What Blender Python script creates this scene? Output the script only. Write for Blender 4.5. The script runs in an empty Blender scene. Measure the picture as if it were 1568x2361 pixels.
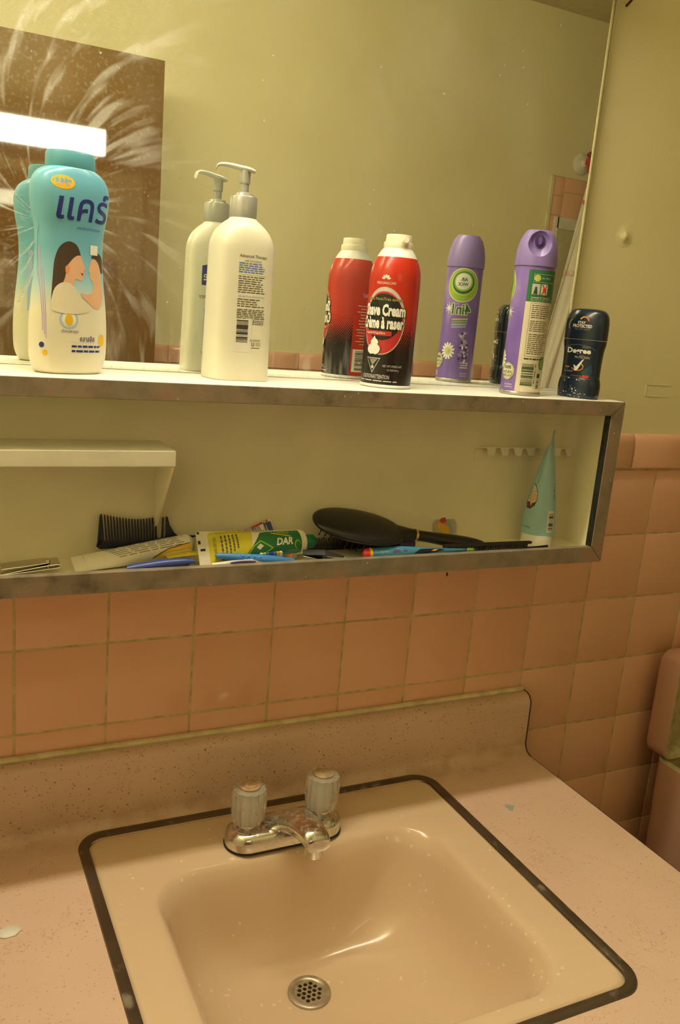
import bpy, bmesh, math, random
from mathutils import Vector, Matrix
random.seed(7)
PI = math.pi
scene = bpy.context.scene
COL = scene.collection

# ------------------------------------------------------------------ camera
CAM = Vector((-.1010, -1.0197, .5318))
YAW, PITCH, ROLL, FPX = .4686, -.2254, .0868, 1996.26
fw = Vector((math.sin(YAW)*math.cos(PITCH), math.cos(YAW)*math.cos(PITCH), math.sin(PITCH)))
r0 = Vector((math.cos(YAW), -math.sin(YAW), 0)); u0 = r0.cross(fw)
rt = math.cos(ROLL)*r0 + math.sin(ROLL)*u0
up = -math.sin(ROLL)*r0 + math.cos(ROLL)*u0
cd = bpy.data.cameras.new('camera'); cam = bpy.data.objects.new('camera', cd); COL.objects.link(cam)
m = Matrix((rt, up, -fw)).transposed().to_4x4(); m.translation = CAM
cam.matrix_world = m
cd.sensor_fit = 'VERTICAL'; cd.sensor_height = 36; cd.sensor_width = 24; cd.lens = 36*FPX/2361; cd.clip_start = .02
scene.camera = cam
# ------------------------------------------------------------------ world / exposure
w = bpy.data.worlds.new('world'); scene.world = w; w.use_nodes = True
w.node_tree.nodes['Background'].inputs[0].default_value = (.5, .45, .35, 1)
w.node_tree.nodes['Background'].inputs[1].default_value = .02
vs = scene.view_settings; vs.view_transform = 'Standard'; vs.look = 'None'; vs.gamma = 1; vs.use_curve_mapping = False
vs.exposure = 0.14
LAMP = 53.0                       # strength of the fluorescent diffuser
LAMPCOL = (1.0, .90, .65)

# ------------------------------------------------------------------ materials
MATS = {}
def mat(name, col, rough=.5, metal=0, var=.06, scale=30, bump=0, bscale=200, ior=1.5, coat=0, spec=None, trans=0, col2=None, alpha=1, sss=0):
    if name in MATS: return MATS[name]
    M = bpy.data.materials.new(name); M.use_nodes = True
    nt = M.node_tree; b = nt.nodes['Principled BSDF']
    tc = nt.nodes.new('ShaderNodeTexCoord'); no = nt.nodes.new('ShaderNodeTexNoise')
    no.inputs['Scale'].default_value = scale; no.inputs['Detail'].default_value = 4
    nt.links.new(tc.outputs['Object'], no.inputs['Vector'])
    ra = nt.nodes.new('ShaderNodeValToRGB')
    c2 = col2 if col2 else tuple(max(0, c*(1-var*2)) for c in col)
    ra.color_ramp.elements[0].color = (*c2, 1); ra.color_ramp.elements[1].color = (*col, 1)
    ra.color_ramp.elements[0].position = .3; ra.color_ramp.elements[1].position = .65
    nt.links.new(no.outputs['Fac'], ra.inputs[0]); nt.links.new(ra.outputs[0], b.inputs['Base Color'])
    b.inputs['Roughness'].default_value = rough; b.inputs['Metallic'].default_value = metal
    b.inputs['IOR'].default_value = ior; b.inputs['Coat Weight'].default_value = coat
    b.inputs['Transmission Weight'].default_value = trans; b.inputs['Alpha'].default_value = alpha
    if sss:
        b.inputs['Subsurface Weight'].default_value = sss; b.inputs['Subsurface Radius'].default_value = (.01, .008, .005)
    if spec is not None: b.inputs['Specular IOR Level'].default_value = spec
    if bump:
        n2 = nt.nodes.new('ShaderNodeTexNoise'); n2.inputs['Scale'].default_value = bscale; n2.inputs['Detail'].default_value = 3
        nt.links.new(tc.outputs['Object'], n2.inputs['Vector'])
        bp = nt.nodes.new('ShaderNodeBump'); bp.inputs['Strength'].default_value = bump; bp.inputs['Distance'].default_value = .002
        nt.links.new(n2.outputs['Fac'], bp.inputs['Height']); nt.links.new(bp.outputs[0], b.inputs['Normal'])
    MATS[name] = M; return M
class NT:
    """small node helper for the hand-made materials"""
    def __init__(s, name):
        s.M = bpy.data.materials.new(name); s.M.use_nodes = True; s.nt = s.M.node_tree; s.b = s.nt.nodes['Principled BSDF']
        MATS[name] = s.M; s.tc = s.nt.nodes.new('ShaderNodeTexCoord')
    def n(s, t, **kw):
        x = s.nt.nodes.new('ShaderNode'+t)
        for k, v in kw.items(): setattr(x, k, v)
        return x
    def l(s, a, b): s.nt.links.new(a, b)
    def math(s, op, a, b=None, c=None, clamp=False):
        x = s.n('Math', operation=op, use_clamp=clamp)
        for i, v in enumerate((a, b, c)):
            if v is None: continue
            if isinstance(v, (int, float)): x.inputs[i].default_value = v
            else: s.l(v, x.inputs[i])
        return x.outputs[0]
    def noise(s, scale, detail=3, vec=None, mapping=None, rough=.5):
        x = s.n('TexNoise'); x.inputs['Scale'].default_value = scale; x.inputs['Detail'].default_value = detail; x.inputs['Roughness'].default_value = rough
        v = vec if vec is not None else s.tc.outputs['Object']
        if mapping:
            mp = s.n('Mapping'); mp.inputs['Scale'].default_value = mapping; s.l(v, mp.inputs['Vector']); v = mp.outputs[0]
        s.l(v, x.inputs['Vector']); return x.outputs['Fac']
    def ramp(s, fac, stops, interp='LINEAR'):
        x = s.n('ValToRGB'); e = x.color_ramp.elements; x.color_ramp.interpolation = interp
        while len(e) < len(stops): e.new(.5)
        for el, (p, c) in zip(e, stops):
            el.position = p; el.color = (*c, 1) if len(c) == 3 else c
        s.l(fac, x.inputs[0]); return x.outputs[0]
    def step(s, fac, lo, hi):
        x = s.n('MapRange'); x.inputs[1].default_value = lo; x.inputs[2].default_value = hi; x.interpolation_type = 'SMOOTHSTEP'
        s.l(fac, x.inputs[0]); return x.outputs[0]
    def mix(s, fac, a, b, blend='MIX'):
        x = s.n('Mix', data_type='RGBA', blend_type=blend)
        if isinstance(fac, (int, float)): x.inputs[0].default_value = fac
        else: s.l(fac, x.inputs[0])
        for i, v in ((6, a), (7, b)):
            if isinstance(v, tuple): x.inputs[i].default_value = (*v, 1)
            else: s.l(v, x.inputs[i])
        return x.outputs[2]
    def xyz(s, vec=None):
        x = s.n('SeparateXYZ'); s.l(vec if vec is not None else s.tc.outputs['Object'], x.inputs[0]); return x.outputs
    def bump(s, h, strength=.3, dist=.002):
        x = s.n('Bump'); x.inputs['Strength'].default_value = strength; x.inputs['Distance'].default_value = dist
        s.l(h, x.inputs['Height']); s.l(x.outputs[0], s.b.inputs['Normal'])
    def voro(s, scale, feature='F1', rnd=1, vec=None):
        x = s.n('TexVoronoi', feature=feature); x.inputs['Scale'].default_value = scale; x.inputs['Randomness'].default_value = rnd
        s.l(vec if vec is not None else s.tc.outputs['Object'], x.inputs['Vector']); return x.outputs
    def set(s, col=None, rough=None, metal=None):
        if col is not None: s.l(col, s.b.inputs['Base Color'])
        if rough is not None:
            if isinstance(rough, (int, float)): s.b.inputs['Roughness'].default_value = rough
            else: s.l(rough, s.b.inputs['Roughness'])
        if metal is not None: s.b.inputs['Metallic'].default_value = metal
        return s.M

# painted wall
h = NT('wall_paint')
n1 = h.noise(3, 4); n2 = h.noise(420, 2)
h.set(h.ramp(n1, [(.3, (.80, .735, .43)), (.7, (.86, .80, .49))]), .55); h.bump(h.math('ADD', n2, h.math('MULTIPLY', h.noise(60), .6)), .35, .0012)
# glazed pink tile
h = NT('pink_tile')
oi = h.n('ObjectInfo')
h.set(h.mix(h.noise(9), h.ramp(oi.outputs['Random'], [(0, (.82, .47, .31)), (1, (.87, .53, .37))]), (.84, .50, .34)), .16)
h.bump(h.noise(22, 2), .05, .004)
mat('grout', (.72, .60, .32), .85, var=.2, scale=60, bump=.3)
mat('bullnose_cream', (.78, .72, .45), .35)
mat('paint_white', (.86, .83, .70), .45, var=.04, bump=.12, bscale=90)
# shelf paint with grime at the back
h = NT('shelf_paint')
sp = h.voro(70); dots = h.step(sp['Distance'], .07, .03)
cl = h.mix(h.step(h.noise(11, 5), .55, .72), (.92, .91, .83), (.84, .80, .66))
h.set(h.mix(h.math('MULTIPLY', dots, h.step(h.noise(30), .55, .62)), cl, (.45, .36, .2)), .42); h.bump(h.noise(150), .15)
mat('box_enamel', (.90, .84, .62), .42, var=.05, scale=12, bump=.08, bscale=60)
# stained galvanised metal
h = NT('stained_metal')
na = h.noise(26, 6, rough=.65); nb = h.noise(7, 3)
c = h.ramp(na, [(.25, (.10, .08, .06)), (.42, (.27, .22, .16)), (.55, (.36, .28, .21)), (.66, (.40, .24, .17)), (.8, (.46, .39, .28))])
spk = h.math('MULTIPLY', h.step(h.voro(120)['Distance'], .16, .08), h.step(h.noise(40), .56, .62))
c = h.mix(spk, h.mix(h.step(nb, .4, .7), c, h.ramp(h.noise(50), [(.3, (.20, .18, .14)), (.7, (.36, .32, .25))])), (.72, .66, .45))
h.set(c, h.math('ADD', h.math('MULTIPLY', na, .35), .26), .3); h.bump(na, .12)
mat('dark_patina', (.05, .055, .05), .5, .5, var=.3, scale=80)
mat('board_edge', (.75, .66, .36), .7, var=.1)
mat('mirror_edge', (.22, .30, .20), .15, var=.1)
# mirror with wipe streaks and spatter
h = NT('mirror')
x, y, z = h.xyz()[:3]
dx = h.math('SUBTRACT', x, .03); dz = h.math('SUBTRACT', z, .60)
ang = h.math('ARCTAN2', dz, dx); rad = h.math('SQRT', h.math('ADD', h.math('MULTIPLY', dx, dx), h.math('MULTIPLY', dz, dz)))
cv = h.n('CombineXYZ'); h.l(h.math('ADD', h.math('MULTIPLY', ang, 3.4), h.math('MULTIPLY', rad, 9)), cv.inputs[0]); h.l(h.math('MULTIPLY', rad, 4.5), cv.inputs[1])
st = h.step(h.noise(2.6, 2, vec=cv.outputs[0]), .53, .68)
reg = h.math('MULTIPLY', h.step(x, .24, .06), h.step(z, .44, .56))
film = h.math('MULTIPLY', h.step(h.noise(9, 4, mapping=(1, 1, .5)), .45, .75), .10)
mot = h.math('MULTIPLY', h.step(h.noise(240, 4), .52, .7), .18)
fac = h.math('ADD', h.math('MULTIPLY', reg, h.math('ADD', h.math('MULTIPLY', st, .38), h.math('MULTIPLY', mot, .6))), h.math('MULTIPLY', film, .6))
spt = h.math('MULTIPLY', h.step(h.voro(85)['Distance'], .12, .05), h.step(h.noise(16), .57, .64))
low = h.math('MULTIPLY', h.step(z, .535, .455), h.step(h.noise(40, 4, mapping=(3, 1, .5)), .5, .72))
fac = h.math('ADD', fac, h.math('ADD', h.math('MULTIPLY', spt, .55), h.math('MULTIPLY', low, .22)), clamp=True)
h.b.inputs['Base Color'].default_value = (.90, .915, .84, 1); h.b.inputs['Metallic'].default_value = 1; h.b.inputs['Roughness'].default_value = .006
df = h.n('BsdfDiffuse'); df.inputs[0].default_value = (.80, .79, .74, 1)
ms = h.n('MixShader'); h.l(fac, ms.inputs[0]); h.l(h.b.outputs[0], ms.inputs[1]); h.l(df.outputs[0], ms.inputs[2])
h.l(ms.outputs[0], h.nt.nodes['Material Output'].inputs[0])
# speckled laminate
h = NT('laminate')
v1 = h.voro(120); v2 = h.voro(300)
mask = h.step(h.noise(20, 3), .38, .60)
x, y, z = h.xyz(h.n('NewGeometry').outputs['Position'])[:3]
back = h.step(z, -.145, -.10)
rnd = h.n('SeparateColor'); h.l(v1['Color'], rnd.inputs[0]); rn2 = h.n('SeparateColor'); h.l(v2['Color'], rn2.inputs[0])
d1 = h.math('MULTIPLY', h.step(v1['Distance'], .20, .13), h.step(rnd.outputs[0], .70, .74))
d2 = h.math('MULTIPLY', h.step(v2['Distance'], .30, .20), h.step(rn2.outputs[0], .74, .78))
dots = h.math('MULTIPLY', h.math('MAXIMUM', d1, d2), h.math('ADD', h.math('MULTIPLY', mask, .30), h.math('MULTIPLY', back, .55)), clamp=True)
sq = h.math('ABSOLUTE', h.math('SUBTRACT', h.noise(19, 4, rough=.7), .5)); squig = h.math('MULTIPLY', h.step(sq, .012, .003), h.step(h.noise(9), .5, .6))
base = h.ramp(h.noise(6, 3), [(.3, (.68, .485, .375)), (.7, (.74, .535, .42))])
base = h.mix(h.math('MULTIPLY', squig, .45), base, (.46, .28, .10))
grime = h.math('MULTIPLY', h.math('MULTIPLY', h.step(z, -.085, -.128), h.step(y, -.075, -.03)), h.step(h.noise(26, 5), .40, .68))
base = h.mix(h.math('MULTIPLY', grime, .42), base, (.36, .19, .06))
base = h.mix(dots, base, (.16, .09, .04))
bx_ = h.math('ADD', h.math('POWER', h.math('MULTIPLY', h.math('SUBTRACT', x, .648), 90), 2), h.math('POWER', h.math('MULTIPLY', h.math('SUBTRACT', y, -.153), 75), 2))
blot = h.step(h.math('ADD', bx_, h.math('MULTIPLY', h.noise(160, 3), 1.8)), 1.35, 1.15)
base = h.mix(h.math('MULTIPLY', blot, .8), base, (.24, .40, .40))
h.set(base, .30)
mat('laminate_edge', (.055, .04, .03), .7)
mat('caulk', (.85, .75, .44), .6, var=.15, scale=40, bump=.3, bscale=80)
# stained porcelain
h = NT('porcelain')
x, y, z = h.xyz(h.n('NewGeometry').outputs['Position'])[:3]
stn = h.math('MULTIPLY', h.step(h.noise(9, 4), .30, .80), h.step(z, -.15, -.22))
scum = h.math('MULTIPLY', h.step(h.voro(75)['Distance'], .20, .08), h.step(h.noise(14), .52, .58))
film = h.math('MULTIPLY', h.step(h.noise(24, 5), .55, .85), .08)
pb = h.mix(h.math('MULTIPLY', stn, .12), (.70, .53, .365), (.61, .44, .28))
pb = h.mix(film, pb, (.80, .70, .50)); pb = h.mix(h.math('MULTIPLY', scum, .65), pb, (.85, .78, .60))
gr2 = h.math('MULTIPLY', h.step(y, -.085, -.05), h.step(h.noise(22, 4), .35, .75))
pb = h.mix(h.math('MULTIPLY', gr2, .42), pb, (.46, .28, .11))
h.set(pb, .16)
h = NT('rim_steel')
sc = h.step(h.noise(45, 5, mapping=(1, 1, 1)), .58, .72)
h.set(h.mix(h.math('MULTIPLY', sc, .45), h.ramp(h.noise(12), [(.3, (.115, .09, .065)), (.7, (.19, .155, .115))]), (.5, .45, .34)), h.math('ADD', h.math('MULTIPLY', sc, .3), .3), .75)
h = NT('chrome')
sc = h.step(h.noise(140, 6, rough=.7), .46, .82)
h.set(h.mix(h.math('MULTIPLY', sc, .6), (.72, .70, .66), (.75, .70, .58)), h.math('ADD', h.math('MULTIPLY', sc, .4), .12))
h.l(h.math('SUBTRACT', 1, h.math('MULTIPLY', sc, .55)), h.b.inputs['Metallic'])
mat('drain_steel', (.62, .56, .44), .35, .75, var=.2, scale=70)
mat('black_hole', (.012, .009, .007), .8)
# clear acrylic with water marks
h = NT('acrylic')
wm = h.step(h.noise(120, 4, mapping=(1, 1, .25)), .50, .70)
h.b.inputs['Base Color'].default_value = (.93, .88, .78, 1); h.b.inputs['Transmission Weight'].default_value = .70; h.b.inputs['IOR'].default_value = 1.49
h.set(None, h.math('ADD', h.math('MULTIPLY', wm, .35), .04))
mat('knob_button', (.55, .40, .22), .35, var=.2, scale=120)
mat('red_print', (.70, .04, .03), .35); mat('grey_print', (.25, .22, .18), .5)
mat('toilet_pink', (.62, .36, .26), .22, var=.05, scale=8)
mat('unglazed', (.60, .52, .30), .8, var=.18, scale=60, bump=.3)
mat('floor_tile', (.30, .22, .16), .4, var=.15, scale=10)
mat('ceiling_paint', (.70, .62, .38), .8)
h = NT('door_brown')
g = h.noise(3, 3, mapping=(2, 2, .5))
h.set(h.ramp(g, [(.3, (.125, .066, .020)), (.7, (.15, .080, .026))]), .03); h.b.inputs['IOR'].default_value = 2.1
mat('vanity_wood', (.35, .22, .12), .5, var=.15, scale=18)
mat('steel_paint', (.45, .43, .38), .25, .85)
mat('curtain_white', (.78, .72, .62), .5)
h = NT('curtain_print')
v = h.voro(7); e = h.math('ABSOLUTE', h.math('SUBTRACT', h.noise(9, 3), .5))
pm = h.math('MULTIPLY', h.step(e, .03, .012), h.step(h.noise(4), .47, .55))
h.set(h.mix(h.math('MULTIPLY', pm, .85), (.80, .74, .62), (.62, .12, .09)), .35)
mat('rose_red', (.55, .015, .02), .4, var=.3, scale=60)
mat('window_white', (.80, .76, .62), .5); mat('window_blind', (.60, .54, .34), .6)
# plain plastics and prints
mat('black_plastic', (.012, .011, .012), .28, var=.2); mat('black_matte', (.02, .018, .018), .5)
mat('navy_plastic', (.012, .014, .045), .3); mat('gold_ring', (.75, .55, .2), .2, .9)
mat('white_plastic', (.80, .77, .66), .35, var=.03); mat('lotion_body', (.76, .73, .58), .30, var=.02, sss=.1)
mat('pump_grey', (.42, .42, .38), .3, .35); mat('pump_head', (.62, .63, .56), .3)
mat('aqua_cap', (.10, .36, .46), .35); mat('navy_print', (.02, .03, .22), .4); mat('blue_print', (.10, .20, .55), .4); mat('paleblue_print', (.35, .50, .75), .5)
mat('yellow_print', (.80, .48, .02), .4); mat('white_print', (.82, .80, .72), .4); mat('black_print', (.012, .012, .012), .4)
mat('silver_print', (.62, .60, .55), .35, .3); mat('dgrey_print', (.10, .09, .07), .5); mat('skin_print', (.72, .42, .25), .5); mat('hair_print', (.06, .035, .018), .5)
mat('cream_print', (.72, .65, .48), .5); mat('green_print', (.02, .16, .06), .4); mat('lime_print', (.30, .50, .05), .4); mat('dgreen_print', (.02, .08, .04), .4)
mat('olive_print', (.55, .55, .15), .4); mat('orange_print', (.75, .22, .02), .4); mat('brown_print', (.13, .05, .02), .5); mat('lilac_print', (.45, .36, .60), .5)
mat('can_steel', (.60, .57, .50), .3, .8); mat('can_white', (.75, .75, .70), .3); mat('cap_cream', (.82, .76, .58), .4)
mat('purple_cap', (.24, .17, .46), .35, var=.02); mat('purple_dark', (.05, .025, .14), .4)
h = NT('purple_can'); h.set(h.ramp(h.noise(26, 2, mapping=(1, 1, .6)), [(.3, (.17, .10, .40)), (.55, (.22, .14, .46)), (.75, (.40, .33, .62))]), .28)
h = NT('shave_can')
x, y, z = h.xyz()[:3]
a = h.math('ARCTAN2', x, h.math('MULTIPLY', y, -1))
cells = h.math('MULTIPLY', h.math('SINE', h.math('MULTIPLY', a, 62)), h.math('SINE', h.math('MULTIPLY', z, 1650)))
dk = h.step(h.math('ADD', h.math('MULTIPLY', h.step(z, .098, .040), 2.0), h.math('SUBTRACT', cells, 1.0)), -.08, .08)
pan = h.math('MULTIPLY', h.step(a, 2.90, 2.94), 1.0)
pan = h.math('MAXIMUM', pan, h.step(a, -2.37, -2.41))
dk = h.math('MULTIPLY', dk, h.math('SUBTRACT', 1, pan))
h.set(h.mix(dk, (.50, .028, .012), (.012, .010, .010)), .25)
h = NT('powder_plastic')
x, y, z = h.xyz()[:3]
h.set(h.ramp(z, [(.068, (.72, .67, .51)), (.098, (.30, .56, .66)), (.13, (.15, .43, .58)), (.2, (.14, .42, .57))]), .28)
h = NT('deo_plastic'); h.set(h.ramp(h.noise(9, 2), [(.3, (.008, .016, .032)), (.7, (.014, .028, .05))]), .22)
mat('deo_teal', (.02, .055, .085), .3)
mat('aqua_tube', (.34, .56, .60), .35, var=.03); mat('barcode_white', (.78, .75, .65), .5)
mat('toothpaste_white', (.74, .70, .58), .38, var=.03); mat('paste_yellow', (.62, .55, .03), .4); mat('paste_green', (.015, .16, .05), .35); mat('paste_green_cap', (.01, .20, .09), .35)
mat('paste_red', (.50, .03, .03), .35); mat('foil_silver', (.62, .60, .54), .3, .6); mat('brush_blue', (.05, .22, .60), .3); mat('dark_blue', (.04, .07, .30), .3)
mat('brush_purple', (.14, .08, .30), .35); mat('dolphin_blue', (.06, .26, .42), .25); mat('peach', (.75, .30, .12), .3); mat('clear_plastic', (.85, .82, .7), .1, trans=.8)
mat('film', (.80, .74, .52), .2, trans=.5); mat('fruit_yellow', (.80, .45, .03), .4); mat('soap_white', (.80, .78, .72), .5, bump=.2)
mat('clipper_chrome', (.7, .68, .62), .15, 1)

# ------------------------------------------------------------------ mesh helpers
class MB:
    def __init__(s): s.v = []; s.f = []; s.m = []
    def add(s, vs, fs, mi=0):
        o = len(s.v); s.v += [tuple(p) for p in vs]; s.f += [tuple(i+o for i in f) for f in fs]; s.m += [mi]*len(fs); return s
    def box(s, x0, x1, y0, y1, z0, z1, mi=0):
        return s.add([(x0,y0,z0),(x1,y0,z0),(x1,y1,z0),(x0,y1,z0),(x0,y0,z1),(x1,y0,z1),(x1,y1,z1),(x0,y1,z1)],
                     [(3,2,1,0),(4,5,6,7),(0,1,5,4),(1,2,6,5),(2,3,7,6),(3,0,4,7)], mi)
    def loft(s, rings, cap0=True, cap1=True, mi=0, closed=True):
        n = len(rings[0]); vs = [p for r in rings for p in r]; fs = []
        for k in range(len(rings)-1):
            for i in range(n if closed else n-1):
                j = (i+1) % n
                fs.append((k*n+i, k*n+j, (k+1)*n+j, (k+1)*n+i))
        if cap0: fs.append(tuple(range(n-1, -1, -1)))
        if cap1: fs.append(tuple((len(rings)-1)*n+i for i in range(n)))
        return s.add(vs, fs, mi)
    def lathe(s, prof, n=32, mi=0, cx=0, cy=0, cap0=True, cap1=True, flute=0, fn=0):
        rings = []
        for r, z in prof:
            rings.append([(cx+r*(1+(flute*math.cos(fn*2*PI*i/n) if fn else 0))*math.cos(2*PI*i/n), cy+r*(1+(flute*math.cos(fn*2*PI*i/n) if fn else 0))*math.sin(2*PI*i/n), z) for i in range(n)])
        return s.loft(rings, cap0, cap1, mi)
    def tube(s, pts, rad, n=8, mi=0):
        pts = [Vector(p) for p in pts]; rings = []
        for k, p in enumerate(pts):
            t = (pts[min(k+1, len(pts)-1)]-pts[max(k-1, 0)]).normalized()
            a = Vector((0, 0, 1)) if abs(t.z) < .9 else Vector((1, 0, 0))
            u = t.cross(a).normalized(); v = t.cross(u)
            rr_ = rad[k] if isinstance(rad, (list, tuple)) else rad
            rings.append([p+rr_*(math.cos(2*PI*i/n)*u+math.sin(2*PI*i/n)*v) for i in range(n)])
        return s.loft(rings, True, True, mi)
    def prism(s, poly, axis, a, b, mi=0):
        """polygon in the two other axes extruded along axis from a to b"""
        def P(p, t):
            return {'x': (t, p[0], p[1]), 'y': (p[0], t, p[1]), 'z': (p[0], p[1], t)}[axis]
        n = len(poly)
        return s.add([P(p, a) for p in poly]+[P(p, b) for p in poly],
                     [tuple(range(n)), tuple(range(2*n-1, n-1, -1))]+[(i, i+n, (i+1) % n+n, (i+1) % n) for i in range(n)], mi)
    def xf(s, M):
        s.v = [tuple(M @ Vector(p)) for p in s.v]; return s
    def build(s, name, mats, parent=None, smooth=35, bevel=0, seg=2, loc=None, rot=None):
        me = bpy.data.meshes.new(name); me.from_pydata(s.v, [], s.f)
        if not isinstance(mats, (list, tuple)): mats = [mats]
        for q in mats: me.materials.append(MATS[q])
        me.polygons.foreach_set('material_index', s.m)
        bm = bmesh.new(); bm.from_mesh(me); bmesh.ops.recalc_face_normals(bm, faces=bm.faces)
        if bevel:
            es = [e for e in bm.edges if len(e.link_faces) == 2 and e.calc_face_angle(0) > .6]
            bmesh.ops.bevel(bm, geom=es, offset=bevel, segments=seg, affect='EDGES', profile=.5, clamp_overlap=True)
        bm.to_mesh(me); bm.free()
        if smooth:
            me.polygons.foreach_set('use_smooth', [True]*len(me.polygons)); me.set_sharp_from_angle(angle=math.radians(smooth))
        o = bpy.data.objects.new(name, me); COL.objects.link(o); o.parent = parent
        if bevel:
            wn = o.modifiers.new('normals', 'WEIGHTED_NORMAL'); wn.keep_sharp = True; wn.weight = 100
        if loc: o.location = loc
        if rot: o.rotation_euler = rot
        return o
def thing(name, label, cat, loc=(0, 0, 0), rz=0, group=None):
    o = bpy.data.objects.new(name, None); COL.objects.link(o); o.location = loc; o.rotation_euler = (0, 0, rz)
    o.empty_display_size = .02
    return tag(o, label, cat, group)
def tag(o, label, cat, group=None):
    o['label'] = label; o['category'] = cat
    if group: o['group'] = group
    return o
def struct(o, label=None):
    o['kind'] = 'structure'
    if label: o['label'] = label
    return o
def rr(cx, cy, hx, hy, r, z, n=8):
    pts = []
    for qx, qy, a0 in ((1, 1, 0), (-1, 1, PI/2), (-1, -1, PI), (1, -1, 1.5*PI)):
        for i in range(n+1):
            a = a0+PI/2*i/n; pts.append((cx+qx*(hx-r)+r*math.cos(a), cy+qy*(hy-r)+r*math.sin(a), z))
    return pts
def sup(a, b, e, z, n=40, cx=0, cy=0):
    pts = []
    for i in range(n):
        t = 2*PI*i/n; c, s_ = math.cos(t), math.sin(t)
        pts.append((cx+a*math.copysign(abs(c)**(2/e), c), cy+b*math.copysign(abs(s_)**(2/e), s_), z))
    return pts
def lerp_tab(tab, z):
    if z <= tab[0][0]: return tab[0][1:]
    for p, q in zip(tab, tab[1:]):
        if z <= q[0]:
            t = (z-p[0])/(q[0]-p[0]); t2 = t*t*(3-2*t) if False else t
            return tuple(a+(b-a)*t2 for a, b in zip(p[1:], q[1:]))
    return tab[-1][1:]
def smooth_tab(tab, n):
    """Catmull-Rom through rows of numbers"""
    out = []
    for k in range(len(tab)-1):
        p0 = tab[max(k-1, 0)]; p1 = tab[k]; p2 = tab[k+1]; p3 = tab[min(k+2, len(tab)-1)]
        for i in range(n):
            t = i/n
            out.append(tuple(.5*(2*b+(c-a)*t+(2*a-5*b+4*c-d)*t*t+(3*b-a-3*c+d)*t**3) for a, b, c, d in zip(p0, p1, p2, p3)))
    out.append(tuple(tab[-1])); return out
def fill_holes(outer, holes, z=0):
    bm = bmesh.new(); es = []
    for lp in [outer]+holes:
        vs_ = [bm.verts.new((p[0], p[1], p[2] if len(p) > 2 else z)) for p in lp]
        es += [bm.edges.new((vs_[i], vs_[(i+1) % len(vs_)])) for i in range(len(vs_))]
    bmesh.ops.triangle_fill(bm, use_beauty=True, use_dissolve=False, edges=es)
    bm.verts.index_update(); v = [tuple(q.co) for q in bm.verts]; f = [tuple(q.index for q in fa.verts) for fa in bm.faces]
    bm.free(); return v, f
def axis_mat(p0, p1, upv=(0, 0, 1), roll=0):
    p0 = Vector(p0); X = (Vector(p1)-p0).normalized(); Z = Vector(upv); Z = (Z-X*Z.dot(X)).normalized(); Y = Z.cross(X)
    if roll:
        R = Matrix.Rotation(roll, 3, X); Y = R @ Y; Z = R @ Z
    M_ = Matrix((X, Y, Z)).transposed().to_4x4(); M_.translation = p0; return M_
def cam_rz(x, y): return math.atan2(CAM.x-x, -(CAM.y-y))

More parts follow.
